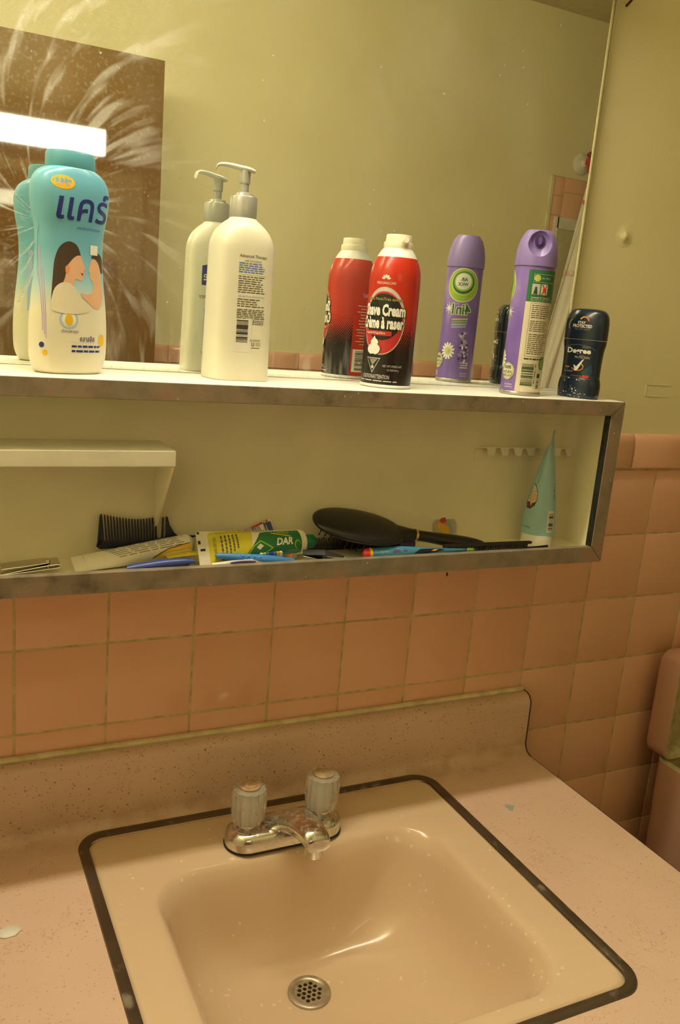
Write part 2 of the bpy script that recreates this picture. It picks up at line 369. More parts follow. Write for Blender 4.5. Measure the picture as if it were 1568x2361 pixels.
# ------------------------------------------------------------------ printed labels (flat print wrapped on the real surface)
TEXTS = {}
def text_polys(body, bold=0):
    key = (body, bold)
    if key not in TEXTS:
        cu = bpy.data.curves.new('t', 'FONT'); cu.body = body; cu.size = 1; cu.resolution_u = 2; cu.offset = bold
        o = bpy.data.objects.new('t', cu); me = bpy.data.meshes.new_from_object(o)
        v = [(q.co.x, q.co.y) for q in me.vertices]; f = [tuple(p.vertices) for p in me.polygons]
        bpy.data.objects.remove(o); bpy.data.meshes.remove(me); bpy.data.curves.remove(cu)
        TEXTS[key] = (v, f)
    return TEXTS[key]
class Decal:
    def __init__(s): s.it = []; s.mats = []
    def mi(s, m_):
        if m_ not in s.mats: s.mats.append(m_)
        return s.mats.index(m_)
    def poly(s, pts, m_, layer=1): s.it.append(([tuple(p) for p in pts], [tuple(range(len(pts)))], s.mi(m_), layer)); return s
    def rect(s, x0, x1, y0, y1, m_, layer=1): return s.poly([(x0, y0), (x1, y0), (x1, y1), (x0, y1)], m_, layer)
    def disc(s, cx, cy, rx, ry, m_, layer=1, n=28): return s.poly([(cx+rx*math.cos(2*PI*i/n), cy+ry*math.sin(2*PI*i/n)) for i in range(n)], m_, layer)
    def ring(s, cx, cy, rx, ry, w_, m_, layer=1, n=32, a0=0, a1=2*PI):
        for i in range(n):
            p, q = a0+(a1-a0)*i/n, a0+(a1-a0)*(i+1)/n
            s.poly([(cx+rx*math.cos(p), cy+ry*math.sin(p)), (cx+rx*math.cos(q), cy+ry*math.sin(q)), (cx+(rx-w_)*math.cos(q), cy+(ry-w_)*math.sin(q)), (cx+(rx-w_)*math.cos(p), cy+(ry-w_)*math.sin(p))], m_, layer)
        return s
    def text(s, body, cx, cy, h_, wid, m_, layer=2, rot=0, bold=.0, shear=0):
        """text fitted into a box of height h_ and width wid centred on cx, cy"""
        v, f = text_polys(body, bold)
        if not v: return s
        x0 = min(p[0] for p in v); x1 = max(p[0] for p in v); y0 = min(p[1] for p in v); y1 = max(p[1] for p in v)
        c, sn = math.cos(rot), math.sin(rot); vv = []
        for p in v:
            X = ((p[0]-x0)/(x1-x0)-.5)*wid; Y = ((p[1]-y0)/(y1-y0)-.5)*h_; X += shear*Y
            vv.append((cx+X*c-Y*sn, cy+X*sn+Y*c))
        s.it.append((vv, f, s.mi(m_), layer)); return s
    def lines(s, x0, x1, y0, y1, n, m_, layer=1, fillr=.5, vary=.25, seed=1):
        rnd_ = random.Random(seed); st_ = (y1-y0)/n
        for i in range(n):
            y_ = y1-st_*(i+.5); e = x1-(x1-x0)*vary*rnd_.random(); a = x0
            while a < e:
                b_ = min(e, a+(x1-x0)*rnd_.uniform(.08, .22)); s.rect(a, b_, y_-st_*fillr/2, y_+st_*fillr/2, m_, layer); a = b_+(x1-x0)*.03
        return s
    def bars(s, x0, x1, y0, y1, n, m_, layer=2, vertical=True, seed=1):
        rnd_ = random.Random(seed); a = y0 if vertical else x0; end = y1 if vertical else x1; st_ = (end-a)/n
        for i in range(n):
            w_ = st_*rnd_.choice((.25, .4, .6, .8))
            if vertical: s.rect(x0, x1, a+i*st_, a+i*st_+w_, m_, layer)
            else: s.rect(a+i*st_, a+i*st_+w_, y0, y1, m_, layer)
        return s
    def build(s, name, parent, fn, du=.003, dv=None, eps=.00012, label=None):
        bm = bmesh.new()
        for vs_, fs, mi, la in s.it:
            vv = [bm.verts.new((p[0], p[1], la)) for p in vs_]
            for f in fs:
                try: fa = bm.faces.new([vv[i] for i in f]); fa.material_index = mi
                except ValueError: pass
        bmesh.ops.triangulate(bm, faces=[f for f in bm.faces if len(f.verts) > 4])
        for ax, d in ((0, du), (1, dv)):
            if not d: continue
            lo = min(v.co[ax] for v in bm.verts); hi = max(v.co[ax] for v in bm.verts); k = math.floor(lo/d)+1
            while k*d < hi:
                co = [0, 0, 0]; co[ax] = k*d; no = [0, 0, 0]; no[ax] = 1
                bmesh.ops.bisect_plane(bm, geom=bm.verts[:]+bm.edges[:]+bm.faces[:], plane_co=co, plane_no=no); k += 1
        for v in bm.verts:
            P, N = fn(v.co.x, v.co.y); v.co = Vector(P)+Vector(N).normalized()*eps*v.co.z
        me = bpy.data.meshes.new(name); bm.to_mesh(me); bm.free()
        for q in s.mats: me.materials.append(MATS[q])
        o = bpy.data.objects.new(name, me); COL.objects.link(o); o.parent = parent
        if name == 'printed_label': o['kind'] = 'stuff'      # small lettering, too fine to pick apart
        if label: o['label'] = label
        return o
def cyl_map(R, phi0=0, prof=None):
    """u = arc length to the right of phi0 (phi 0 = local -y), v = height"""
    def fn(u, v):
        a = phi0+u/R; r = prof(v) if prof else R
        return (r*math.sin(a), -r*math.cos(a), v), (math.sin(a), -math.cos(a), 0)
    return fn
def front_map(ab, e, side=-1):
    """u = sideways offset on the front (side -1) or the back (side 1), v = height; ab(v) gives the half sizes"""
    def fn(u, v):
        a, b = ab(v); q = min(.995, abs(u)/a); y_ = b*(1-q**e)**(1/e)
        nx = (q**(e-1))/a*math.copysign(1, u); ny = ((y_/b)**(e-1))/b
        X = u if side < 0 else -u
        return (X, side*y_, v), (nx if side < 0 else -nx, side*ny, 0)
    return fn

# ================================================================== THE ROOM
XL, XR, YF, ZF, ZC = -.32, 3.0, -1.8, -.92, 1.66
PT = .1095                                            # tile pitch
wall = struct(MB().box(XL-.1, XR+.1, .004, .1, ZF, ZC).build('wall_back', 'wall_paint', smooth=0), 'yellow painted wall behind the mirror, pink tile below')
MB().box(XL, XR, .0012, .005, ZF, .33).build('grout', 'grout', wall, smooth=0)
struct(MB().box(XL-.1, XR+.1, YF-.1, YF, ZF, ZC).build('wall_front', 'wall_paint', smooth=0))
struct(MB().box(XL-.1, XL, YF, .004, ZF, ZC).build('wall_left', 'wall_paint', smooth=0))
struct(MB().box(XR, XR+.1, YF, .004, ZF, ZC).build('wall_right', 'wall_paint', smooth=0))
struct(MB().box(XL-.1, XR+.1, YF-.1, .1, ZF-.1, ZF).build('floor', 'floor_tile', smooth=0))
struct(MB().box(XL-.1, XR+.1, YF-.1, .1, ZC, ZC+.1).build('ceiling', 'ceiling_paint', smooth=0))

def tile_mesh(hx, hz, th=.006, r=.0022, name='tile'):
    """pillowed tile: face at y = 0, centred in x and z"""
    mb = MB(); rings = []
    for ins, y_ in ((0, th), (0, r), (r*.3, r*.3), (r, 0)):
        rings.append([(-hx+ins, y_, -hz+ins), (hx-ins, y_, -hz+ins), (hx-ins, y_, hz-ins), (-hx+ins, y_, hz-ins)])
    mb.loft(rings, True, True)
    o = mb.build(name, 'pink_tile', None, smooth=40); me = o.data; bpy.data.objects.remove(o); return me
def put(me, name, parent, loc, rot=(0, 0, 0)):
    o = bpy.data.objects.new(name, me); COL.objects.link(o); o.parent = parent; o.location = loc; o.rotation_euler = rot; return o
TM = tile_mesh(.0538, .0538)
for j in range(-5, 3):
    for i in range(-3, 14):
        jit = lambda a: random.uniform(-a, a)
        put(TM, 'tile', wall, ((i+.5)*PT+jit(.0003), jit(.0002), (j+.5)*PT+jit(.0003)), (jit(.003), 0, jit(.003)))
# bullnose cap row
def cap_mesh(w_, h_, name='cap_tile'):
    prof = [(.006, 0), (-.004, 0), (-.0055, .0015), (-.006, .004), (-.006, h_*.72)]
    for k in range(1, 7):
        a = k/6*PI/2; prof.append((-.006+.011*(1-math.cos(a)), h_*.72+h_*.28*math.sin(a)))
    rings = []
    for dx, sc in ((-w_/2, .7), (-w_/2+.0012, 1), (w_/2-.0012, 1), (w_/2, .7)):
        rings.append([(dx, p[0]+(0 if sc == 1 else .0012), p[1]) for p in prof])
    mb = MB().loft(rings); o = mb.build(name, 'pink_tile', None, smooth=50); me = o.data; bpy.data.objects.remove(o); return me
CM = cap_mesh(.1505, .056)
for k in range(-9, 13):
    xx = .9236+.0765+k*.153
    if XL+.07 < xx < XR-.07: put(CM, 'cap_tile', wall, (xx, -.0, .3290), (0, 0, random.uniform(-.002, .002)))
MB().box(XL, XR, -.001, .004, .3262, .331).build('grout_joint', 'grout', wall, smooth=0)
# patches on the plaster: an anchor painted over, an old patch outline, a rusty nail
mb = MB(); mb.lathe([(.0001, .0045), (.004, .004), (.0065, .002), (.010, .0008), (.017, 0)], 20, cap0=False)
mb.xf(Matrix.Translation((.845, .004, .676)) @ Matrix.Rotation(PI/2, 4, 'X')); mb.build('painted_anchor', 'wall_paint', wall)
mb = MB()
for x0, x1, z0, z1 in ((.936, .986, .4625, .4635), (.936, .986, .4445, .4455), (.936, .937, .4445, .4635)): mb.box(x0, x1, .0032, .0045, z0, z1)
mb.build('painted_patch', 'wall_paint', wall, smooth=0)
mb = MB(); mb.tube([(.787, .004, .972), (.785, -.006, .975), (.784, -.014, .982)], .0018, 8); mb.build('nail', 'brown_print', wall)
# insect specks on the tile under the cabinet
mb = MB()
for px_, pz_, l_ in ((.594, .197, .0035), (.5965, .190, .003), (.598, .184, .003), (.599, .174, .006)):
    mb.tube([(px_, -.0008, pz_), (px_+.0012, -.0012, pz_-l_/2), (px_+.0006, -.0008, pz_-l_)], [.0006, .0014, .0006], 6)
mb.build('insect_speck', 'black_print', wall)

# opposite wall: wainscot tiles, tub surround, window
wf = bpy.data.objects['wall_front']
for k in range(0, 16):
    xx = -.2+.153*k
    if xx < 2.05: put(CM, 'cap_tile', wf, (xx, YF+.004, .3290), (0, 0, PI))
for k in range(-2, 22):
    for j in (1, 2):
        if (k+.5)*PT < 2.05: put(TM, 'tile', wf, ((k+.5)*PT, YF+.006, (j+.5)*PT), (0, 0, PI))
MB().box(2.075, 2.092, YF, YF+.012, -.6, 1.105).build('bullnose_edge', 'bullnose_cream', wf, bevel=.004)
MB().box(2.09, XR, YF-.001, YF+.0035, -.6, 1.104).build('grout', 'grout', wf, smooth=0)
SM = tile_mesh(.0255, .0335, name='tile')
SH = tile_mesh(.0538, .0255, name='tile')
for k in range(8): put(SM, 'tile', wf, (2.119, YF+.006, 1.068-.0695*k), (0, 0, PI))
for i in range(4):
    xx = 2.147+.0538+i*PT
    put(SH, 'tile', wf, (xx, YF+.006, 1.0765), (0, 0, PI))
    for j in range(1 if i < 4 else 3): put(TM, 'tile', wf, (xx, YF+.006, .996-j*PT), (0, 0, PI))
win = struct(MB().box(2.135, 2.62, YF-.001, YF+.012, .30, .915).build('window_1', 'window_blind', smooth=0), 'small window with pale blind over the tub')
mb = MB()
mb.box(2.125, 2.63, YF-.001, YF+.016, .915, .958); mb.box(2.125, 2.63, YF-.001, YF+.016, .26, .30); mb.box(2.115, 2.135, YF-.001, YF+.016, .26, .958); mb.box(2.60, 2.63, YF-.001, YF+.016, .30, .915)
mb.build('window_frame', 'window_white', win, bevel=.002)
# brown door standing open behind the photographer
dr = struct(MB().box(XL+.012, .487, -1.387, -1.35, ZF+.008, 1.108).build('door_1', 'door_brown', smooth=0), 'glossy dark brown door standing open')
mb = MB(); mb.lathe([(.026, 0), (.026, .004), (.011, .008), (.010, .03), (.022, .038), (.027, .05), (.022, .062), (.001, .066)], 24)
mb.xf(Matrix.Translation((.425, -1.35, .04)) @ Matrix.Rotation(PI/2, 4, 'X') @ Matrix.Scale(-1, 4, (0, 0, 1)))
mb.build("door_knob", "gold_ring", dr)
# ------------------------------------------------------------------ ceiling-high vanity lamp above the mirror
lt = thing('vanity_light', 'fluorescent strip light with steel housing above the mirror', 'lamp', (.2, -.07, 1.0))
def rel(mb, t): return mb.xf(Matrix.Translation(-Vector(t.location)))
mb = MB(); mb.prism([(-.003, 1.016), (-.003, 1.125), (-.178, 1.125), (-.190, 1.115), (-.190, 1.026), (-.178, 1.016)], 'x', XL+.004, .752); rel(mb, lt).build('housing', 'steel_paint', lt, smooth=20)
h = NT('lamp_diffuser'); em = h.n('Emission'); em.inputs[0].default_value = (*LAMPCOL, 1); em.inputs[1].default_value = LAMP
h.l(em.outputs[0], h.nt.nodes['Material Output'].inputs[0])
mb = MB(); prof = [(-.1895, 1.113)]+[(-.205-.028*math.cos(a), 1.068+.044*math.sin(a)) for a in [PI/2-PI*k/10 for k in range(11)]]+[(-.1895, 1.024)]
mb.prism(prof, 'x', XL+.03, .556); rel(mb, lt).build('diffuser', 'lamp_diffuser', lt, smooth=50)
mb = MB(); mb.prism([(-.190, 1.115), (-.236, 1.117), (-.236, 1.020), (-.190, 1.024)], 'x', .5565, .566); rel(mb, lt).build('end_cap', 'steel_paint', lt, smooth=0)

# ------------------------------------------------------------------ mirror
ZS, YM, YB = .4475, -.0121, -.139                     # shelf height, mirror face, cabinet front
mr = thing('wall_mirror', 'large frameless wall mirror with wiped streaks above the shelf', 'mirror', (.2, -.006, ZS))
mb = MB(); mb.box(XL+.004, .752, YM, -.007, ZS+.0005, .9995); o = rel(mb, mr); o = o.build('glass', ['mirror', 'mirror_edge'], mr, smooth=0)
for p in o.data.polygons: p.material_index = 0 if p.normal.y < -.9 else 1
o.data.transform(Matrix.Translation(mr.location)); o.location = -Vector(mr.location)
mb = MB(); mb.box(XL+.004, .7500, -.0068, .0038, ZS+.0005, .9985); rel(mb, mr).build('backing_board', 'board_edge', mr, smooth=0)
rel(MB().box(.7500, .7524, -.0132, -.0120, ZS+.0005, .9990), mr).build('edge_strip', 'board_edge', mr, smooth=0)
rel(MB().box(.7525, .7545, -.0126, -.0060, ZS+.0005, .9990), mr).build('glass_edge', 'mirror_edge', mr, smooth=0)

# ------------------------------------------------------------------ wall cabinet with the open compartment
XE, ZB = .7597, .2241
cb = thing('wall_cabinet', 'open wall cabinet with white shelf top and stained metal frame', 'cabinet', (.2, 0, ZB))
R_ = lambda mb: rel(mb, cb)
R_(MB().box(XL+.003, XE-.0008, -.1375, -.0005, .4295, ZS)).build('shelf_top', 'shelf_paint', cb, bevel=.0012)
R_(MB().box(XL+.003, XE-.004, -.064, -.007, ZB+.002, .4295)).build('back_panel', 'box_enamel', cb, smooth=0)
R_(MB().box(.7425, XE-.001, -.136, -.064, ZB+.002, .4295)).build('side_panel', 'box_enamel', cb, smooth=0)
R_(MB().box(XL+.003, .7425, -.136, -.064, ZB+.001, .2405)).build('bottom_panel', 'box_enamel', cb, smooth=0)
# coved rear corner
mb = MB(); pr = [(.7426, -.0635)]+[(.7425-.016+.016*math.sin(a), -.080+.016*math.cos(a)) for a in [PI/2*k/8 for k in range(9)]][::-1]
mb.prism(pr, 'z', .2405, .4295); R_(mb).build('corner_cove', 'box_enamel', cb, smooth=50)
FW, FB = .0192, .0222
y0, y1 = YB, -.1295
mb = MB().prism([(XL+.003, ZS-.0004), (XE, ZS-.0004), (XE-FW-.002, ZS-FW), (XL+.003, ZS-FW)], 'y', y0, y1); R_(mb).build('frame_rail', 'stained_metal', cb, bevel=.0008)
mb = MB().prism([(XL+.003, ZB), (XE, ZB), (XE-FW-.002, ZB+FB), (XL+.003, ZB+FB)], 'y', y0, y1); R_(mb).build('frame_rail', 'stained_metal', cb, bevel=.0008)
mb = MB().prism([(XE, ZB+.0006), (XE, ZS-.001), (XE-FW-.002, ZS-FW-.0005), (XE-FW-.002, ZB+FB+.0006)], 'y', y0, y1); R_(mb).build('frame_stile', 'stained_metal', cb, bevel=.0008)
R_(MB().box(XE-FW-.0034, XE-FW-.0018, YB+.0012, -.128, ZB+FB, ZS-FW)).build('stile_return', 'dark_patina', cb, smooth=0)
mb = MB(); mb.lathe([(.0001, .0006), (.0022, .0006), (.0026, 0)], 14); R_(mb.xf(Matrix.Translation((.684, -.0640, .4215)) @ Matrix.Rotation(PI/2, 4, 'X'))).build('screw_hole', 'black_hole', cb)
lg = R_(MB().box(XL+.003, .1487, -.1330, -.0642, .3576, .3751)).build('ledge', 'paint_white', cb, bevel=.0015)
mb = MB().prism([(-.1315, .3574), (-.0642, .3574), (-.0642, .268)], 'x', .1440, .1478)
o = R_(mb).build('bracket', 'box_enamel', lg, bevel=.0006)
# toothbrush rack pressed from sheet, with tabs
rk = R_(MB().box(.5770, .7340, -.0655, -.0641, .3555, .3722)).build('toothbrush_rack', 'box_enamel', cb, bevel=.0004)
mb = MB()
mb.prism([(-.0640, .3722), (-.0745, .3735), (-.0747, .3722), (-.0640, .3710)], 'x', .577, .737); R_(mb).build('rack_lip', 'box_enamel', rk)
for k in range(7):
    xc_ = .5970+k*.0223
    mb = MB(); w1, w2 = .0078, .0045
    mb.add([(xc_-w1, -.0745, .3728), (xc_+w1, -.0745, .3728), (xc_+w2, -.0765, .3625), (xc_-w2, -.0765, .3625), (xc_-w1, -.0737, .3728), (xc_+w1, -.0737, .3728), (xc_+w2, -.0757, .3622), (xc_-w2, -.0757, .3622)],
           [(0, 1, 2, 3), (7, 6, 5, 4), (0, 4, 5, 1), (1, 5, 6, 2), (2, 6, 7, 3), (3, 7, 4, 0)])
    R_(mb).build('tab', 'paint_white', rk, smooth=0)

# ------------------------------------------------------------------ vanity and counter
ZT, XC = -.1307, .7717
vb = thing('vanity_cabinet', 'brown wooden vanity cabinet under the pink counter', 'cabinet', (.22, -.25, ZF))
V_ = lambda mb: rel(mb, vb)
V_(MB().box(XL+.003, .755, -.50, -.009, ZF+.09, ZT-.182)).build('body', 'vanity_wood', vb, smooth=0)
V_(MB().box(XL+.003, .755, -.50, -.484, ZT-.182, ZT-.0335)).build('apron', 'vanity_wood', vb, smooth=0)
V_(MB().box(.739, .755, -.484, -.009, ZT-.182, ZT-.0335)).build('side_rail', 'vanity_wood', vb, smooth=0)
V_(MB().box(XL+.003, .755, -.44, -.009, ZF, ZF+.09)).build('toe_kick', 'black_matte', vb, smooth=0)
for x0, x1 in ((XL+.02, .215), (.225, .74)):
    d_ = V_(MB().box(x0, x1, -.52, -.5, ZF+.11, ZT-.07)).build('door', 'vanity_wood', vb, bevel=.003)
    kx = x1-.04 if x0 < 0 else x0+.04
    mb = MB(); mb.lathe([(.006, 0), (.006, .012), (.014, .018), (.014, .024), (.001, .028)], 16)
    k_ = V_(mb.xf(Matrix.Translation((kx, -.52, -.35)) @ Matrix.Rotation(PI/2, 4, 'X'))).build('knob', 'steel_paint', d_)

ct = thing('countertop', 'speckled pink laminate countertop with rounded backsplash', 'countertop', (.22, -.25, ZT))
K_ = lambda mb: rel(mb, ct)
SX, SY, SHX, SHY = .3248, -.2612, .2582, .2277         # sink outer rectangle
prof = [(-.0022, -.060), (-.0022, -.0330)]
for k in range(1, 9):
    a = PI/2*k/8; prof.append((-.0080-.0160*math.sin(a), -.0490+.0160*math.cos(a)))
prof += [(-.0243, -.075), (-.0246, -.098)]
for k in range(0, 9):
    a = PI/2*k/8; prof.append((-.0246-.0175*(1-math.cos(a)), -.1132-.0175*math.sin(a)))
y_flat = prof[-1][0]
o_prof = prof
def strip(pts, x0, x1, nx=1):
    rings = [[(x0+(x1-x0)*k/nx, p[0], p[1]) for p in pts] for k in range(nx+1)]
    return MB().loft(rings, False, False, closed=False)
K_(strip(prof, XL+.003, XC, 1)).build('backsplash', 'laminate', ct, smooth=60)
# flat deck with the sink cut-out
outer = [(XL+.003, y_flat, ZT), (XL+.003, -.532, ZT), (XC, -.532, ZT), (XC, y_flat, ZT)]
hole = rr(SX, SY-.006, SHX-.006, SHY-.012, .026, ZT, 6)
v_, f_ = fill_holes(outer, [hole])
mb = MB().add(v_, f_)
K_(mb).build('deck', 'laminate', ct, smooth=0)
pf = [(-.532-.014*math.sin(a), ZT-.014+.014*math.cos(a)) for a in [PI/2*k/6 for k in range(7)]]+[(-.546, ZT-.033), (-.50, ZT-.033)]
K_(strip(pf, XL+.003, XC)).build('front_nosing', 'laminate', ct, smooth=60)
# dark laminate end band following the profile
ring0 = o_prof+[(-.532, ZT)]+pf
mb = MB()
poly = o_prof+[(p[0], p[1]) for p in pf]+[(-.0022, ZT-.033)]
mb.prism(poly, 'x', XC-.0001, XC+.0012); K_(mb).build('end_band', 'laminate_edge', ct, smooth=0)
mb = MB().tube([(XC+.0006, p[0]-.0002, p[1]+.0001) for p in o_prof[1:]], .0011, 6); K_(mb).build('end_seam', 'laminate_edge', ct)
mb = MB().tube([(XL+.003, -.0040, -.0300), (.0, -.0042, -.0298), (.3, -.004, -.0302), (.55, -.0043, -.0299), (XC-.004, -.004, -.0300)], .0042, 8); K_(mb).build('caulk_bead', 'caulk', ct)

# ------------------------------------------------------------------ sink
sk = thing('bathroom_sink', 'stained pink drop-in sink with dark steel rim', 'sink', (SX, SY, ZT))
S_ = lambda mb: rel(mb, sk)
mb = MB(); w_ = .0128
rings = [rr(SX, SY, SHX, SHY, .034, ZT-.0004, 8), rr(SX, SY, SHX-.0012, SHY-.0012, .033, ZT+.0022, 8), rr(SX, SY, SHX-.004, SHY-.004, .031, ZT+.0030, 8), rr(SX, SY, SHX-w_+.003, SHY-w_+.003, .024, ZT+.0028, 8), rr(SX, SY, SHX-w_, SHY-w_, .022, ZT+.0012, 8), rr(SX, SY, SHX-w_, SHY-w_, .022, ZT-.004, 8)]
mb.loft(rings, False, False); S_(mb).build('rim', 'rim_steel', sk, smooth=40)
tab = [  # cx, cy, hx, hy, r, z
    (SX, SY, SHX-w_+.001, SHY-w_+.001, .023, ZT-.003),
    (SX, SY, SHX-w_-.004, SHY-w_-.004, .022, ZT+.0004),
    (SX, SY-.008, .235, .200, .035, ZT+.0002),
    (.3238, -.288, .205, .170, .050, ZT-.0006),
    (.3235, -.294, .193, .158, .056, ZT-.0026),
    (.3235, -.295, .1885, .1535, .057, ZT-.0058),
    (.3235, -.295, .1848, .1498, .058, ZT-.0120),
    (.3234, -.294, .180, .1445, .060, ZT-.0240),
    (.3232, -.291, .173, .137, .062, ZT-.0500),
    (.3228, -.285, .163, .127, .064, ZT-.0800),
    (.322, -.274, .146, .111, .064, ZT-.1080),
    (.3212, -.258, .118, .088, .060, ZT-.1290),
    (.320, -.241, .086, .066, .052, ZT-.1400),
    (.3188, -.228, .052, .045, .040, ZT-.1460),
    (.318, -.222, .0270, .0270, .0269, ZT-.1490),
    (.318, -.222, .0225, .0225, .0224, ZT-.1530)]
rows = smooth_tab(tab, 4)
mb = MB(); mb.loft([rr(a, b, c, d, min(e, min(c, d)*.999), z_, 8) for a, b, c, d, e, z_ in rows], False, False)
S_(mb).build('basin', 'porcelain', sk, smooth=80)
dx_, dy_, dz_ = .318, -.222, ZT-.1475
hs = []; 
for row, cnt in ((-2, 3), (-1, 4), (0, 5), (1, 4), (2, 3)):
    for k in range(cnt):
        cx_ = (k-(cnt-1)/2)*.0070; cy_ = row*.0062
        hs.append([(cx_+.0026*math.cos(2*PI*i/10), cy_+.0026*math.sin(2*PI*i/10), 0) for i in range(10)])
out = [(.0185*math.cos(2*PI*i/40), .0185*math.sin(2*PI*i/40), 0) for i in range(40)]
v_, f_ = fill_holes(out, hs)
mb = MB().add(v_, f_); mb.loft([[(r_*math.cos(2*PI*i/40), r_*math.sin(2*PI*i/40), z_) for i in range(40)] for r_, z_ in ((.0185, 0), (.0195, .0012), (.0235, .0022), (.0262, .0012), (.0268, -.001))], False, False)
for hh in hs: mb.loft([hh, [(p[0], p[1], -.004) for p in hh]], False, False)
st_ = S_(mb.xf(Matrix.Translation((dx_, dy_, dz_)))).build('drain_strainer', 'drain_steel', sk, smooth=40)
mb = MB().lathe([(.0215, -.003), (.0215, -.03), (.001, -.03)], 24, cap0=False); S_(mb.xf(Matrix.Translation((dx_, dy_, dz_)))).build('drain_cup', 'black_hole', sk)

# ------------------------------------------------------------------ faucet
FX, FY, FZ = .3165, -.113, ZT+.0006
fc = thing('faucet', 'chrome two-handle faucet with clear fluted knobs', 'faucet', (FX, FY, FZ))
mb = MB()
def obl(hx, hy, z_): return rr(0, 0, hx, hy, hy*.98, z_, 8)
mb.loft([obl(.0785, .0270, 0), obl(.0785, .0270, .010), obl(.0765, .0250, .018), obl(.071, .0205, .0225), obl(.06, .012, .0235)], True, True)
mb.build('base_plate', 'chrome', fc, smooth=50)
mb = MB().loft([rr(0, 0, .0795, .028, .0275, -.0002, 8), rr(0, 0, .0795, .028, .0275, .0014, 8)]); mb.build('gasket', 'black_hole', fc)
for sx, tagc in ((-1, 'red_print'), (1, 'grey_print')):
    cx_ = sx*.0508
    mb = MB().lathe([(.0205, .018), (.0185, .0235), (.0120, .026), (.0105, .0315), (.0105, .034)], 28, cx=cx_); mb.build('stem_collar', 'chrome', fc)
    n_ = 120; z0 = .033
    pr = [(.0165, z0-.002), (.0200, z0+.001), (.0214, z0+.010), (.0220, z0+.026), (.0220, z0+.038), (.0204, z0+.0440), (.0155, z0+.0462), (.0138, z0+.0452)]
    rings = []
    for k, (r_, z_) in enumerate(pr):
        fl = .075 if 0 < k < 6 else .02
        rings.append([((r_*(1+fl*(abs(math.cos(6*2*PI*i/n_))**.7-.6)))*math.cos(2*PI*i/n_)+cx_, (r_*(1+fl*(abs(math.cos(6*2*PI*i/n_))**.7-.6)))*math.sin(2*PI*i/n_), z_) for i in range(n_)])
    kb = MB().loft(rings).build('knob', 'acrylic', fc, smooth=30)
    # hollow core that shows through the acrylic
    mb = MB().lathe([(.0095, z0+.001), (.0095, z0+.030), (.0075, z0+.034)], 20, cx=cx_); mb.build('knob_core', 'can_white', kb)
    mb = MB().lathe([(.0134, z0+.0455), (.0134, z0+.0472), (.0115, z0+.0482), (.0001, z0+.0482)], 28, cx=cx_); bt = mb.build('index_button', 'knob_button', kb)
    d = Decal(); d.ring(0, 0, .0095, .0095, .0006, tagc); d.text('H' if sx < 0 else 'C', 0, 0, .0055, .0045, 'dgrey_print', 1)
    d.build('index_mark', bt, lambda u, v, c=cx_, zz=z0+.0482: ((c+u, v, zz), (0, 0, 1)), du=0)
# spout
secs = [(.016, .012, .034, 0, .011), (0, .021, .032, 0, .016), (-.020, .032, .0260, 0, .0155), (-.045, .0395, .0210, 0, .0125), (-.064, .0405, .0180, 0, .0115), (-.076, .0380, .0168, 0, .0105), (-.0815, .0340, .0150, 0, .0085)]
mb = MB(); rings = []
for y_, zc_, hw, zt_, hh in smooth_tab(secs, 4):
    rg = []
    for i in range(28):
        t = 2*PI*i/28; c, s_ = math.cos(t), math.sin(t)
        X = hw*math.copysign(abs(c)**.75, c); Z = hh*math.copysign(abs(s_)**.75, s_)
        rg.append((X+.012*(-y_)/.08*.9, y_, zc_+Z))
    rings.append(rg)
mb.loft(rings); sp_ = mb.build('spout', 'chrome', fc, smooth=60)
mb = MB().lathe([(.0100, .0135), (.0118, .0145), (.0118, .034)], 26, cx=.0105, cy=-.0690); mb.build('aerator', 'chrome', sp_)

# ------------------------------------------------------------------ toilet tank with its lid off
tl = thing('toilet', 'pink toilet with open tank beside the vanity', 'toilet', (1.3, -.13, ZF))
T_ = lambda mb: rel(mb, tl)
def tring(i_, z_, r_=.03): return rr(1.303, -.133, .252-i_, .098-i_, max(.006, r_-i_), z_, 6)
mb = MB(); mb.loft([tring(.025, -.56), tring(.008, -.54), tring(.004, -.40), tring(0, -.200), tring(0, -.178)], True, False)
T_(mb).build('tank', 'toilet_pink', tl, smooth=50)
mb = MB(); mb.loft([tring(0, -.178), tring(.002, -.1752), tring(.010, -.1752), tring(.012, -.179), tring(.014, -.52)], False, True)
T_(mb).build('tank_lining', 'unglazed', tl, smooth=50)
mb = MB(); bw = [(1.303, -.36, .185, .21, -.50), (1.303, -.36, .188, .215, -.53), (1.303, -.35, .16, .19, -.62), (1.303, -.32, .12, .16, -.75), (1.303, -.31, .13, .19, -.90), (1.303, -.31, .135, .195, ZF)]
mb.loft([rr(a, b, c, d, min(c, d)*.9, z_, 8) for a, b, c, d, z_ in smooth_tab(bw, 3)]); T_(mb).build('bowl', 'toilet_pink', tl, smooth=60)
mb = MB(); mb.loft([rr(1.303, -.37, .19, .215, .17, -.4995, 8), rr(1.303, -.37, .192, .217, .172, -.485, 8), rr(1.303, -.37, .186, .21, .166, -.474, 8)]); T_(mb).build('seat_cover', 'toilet_pink', tl, smooth=50)
MB_ = MB(); MB_.box(1.18, 1.42, -.235, -.12, -.62, -.5595); T_(MB_).build('tank_shelf', 'toilet_pink', tl, bevel=.01)

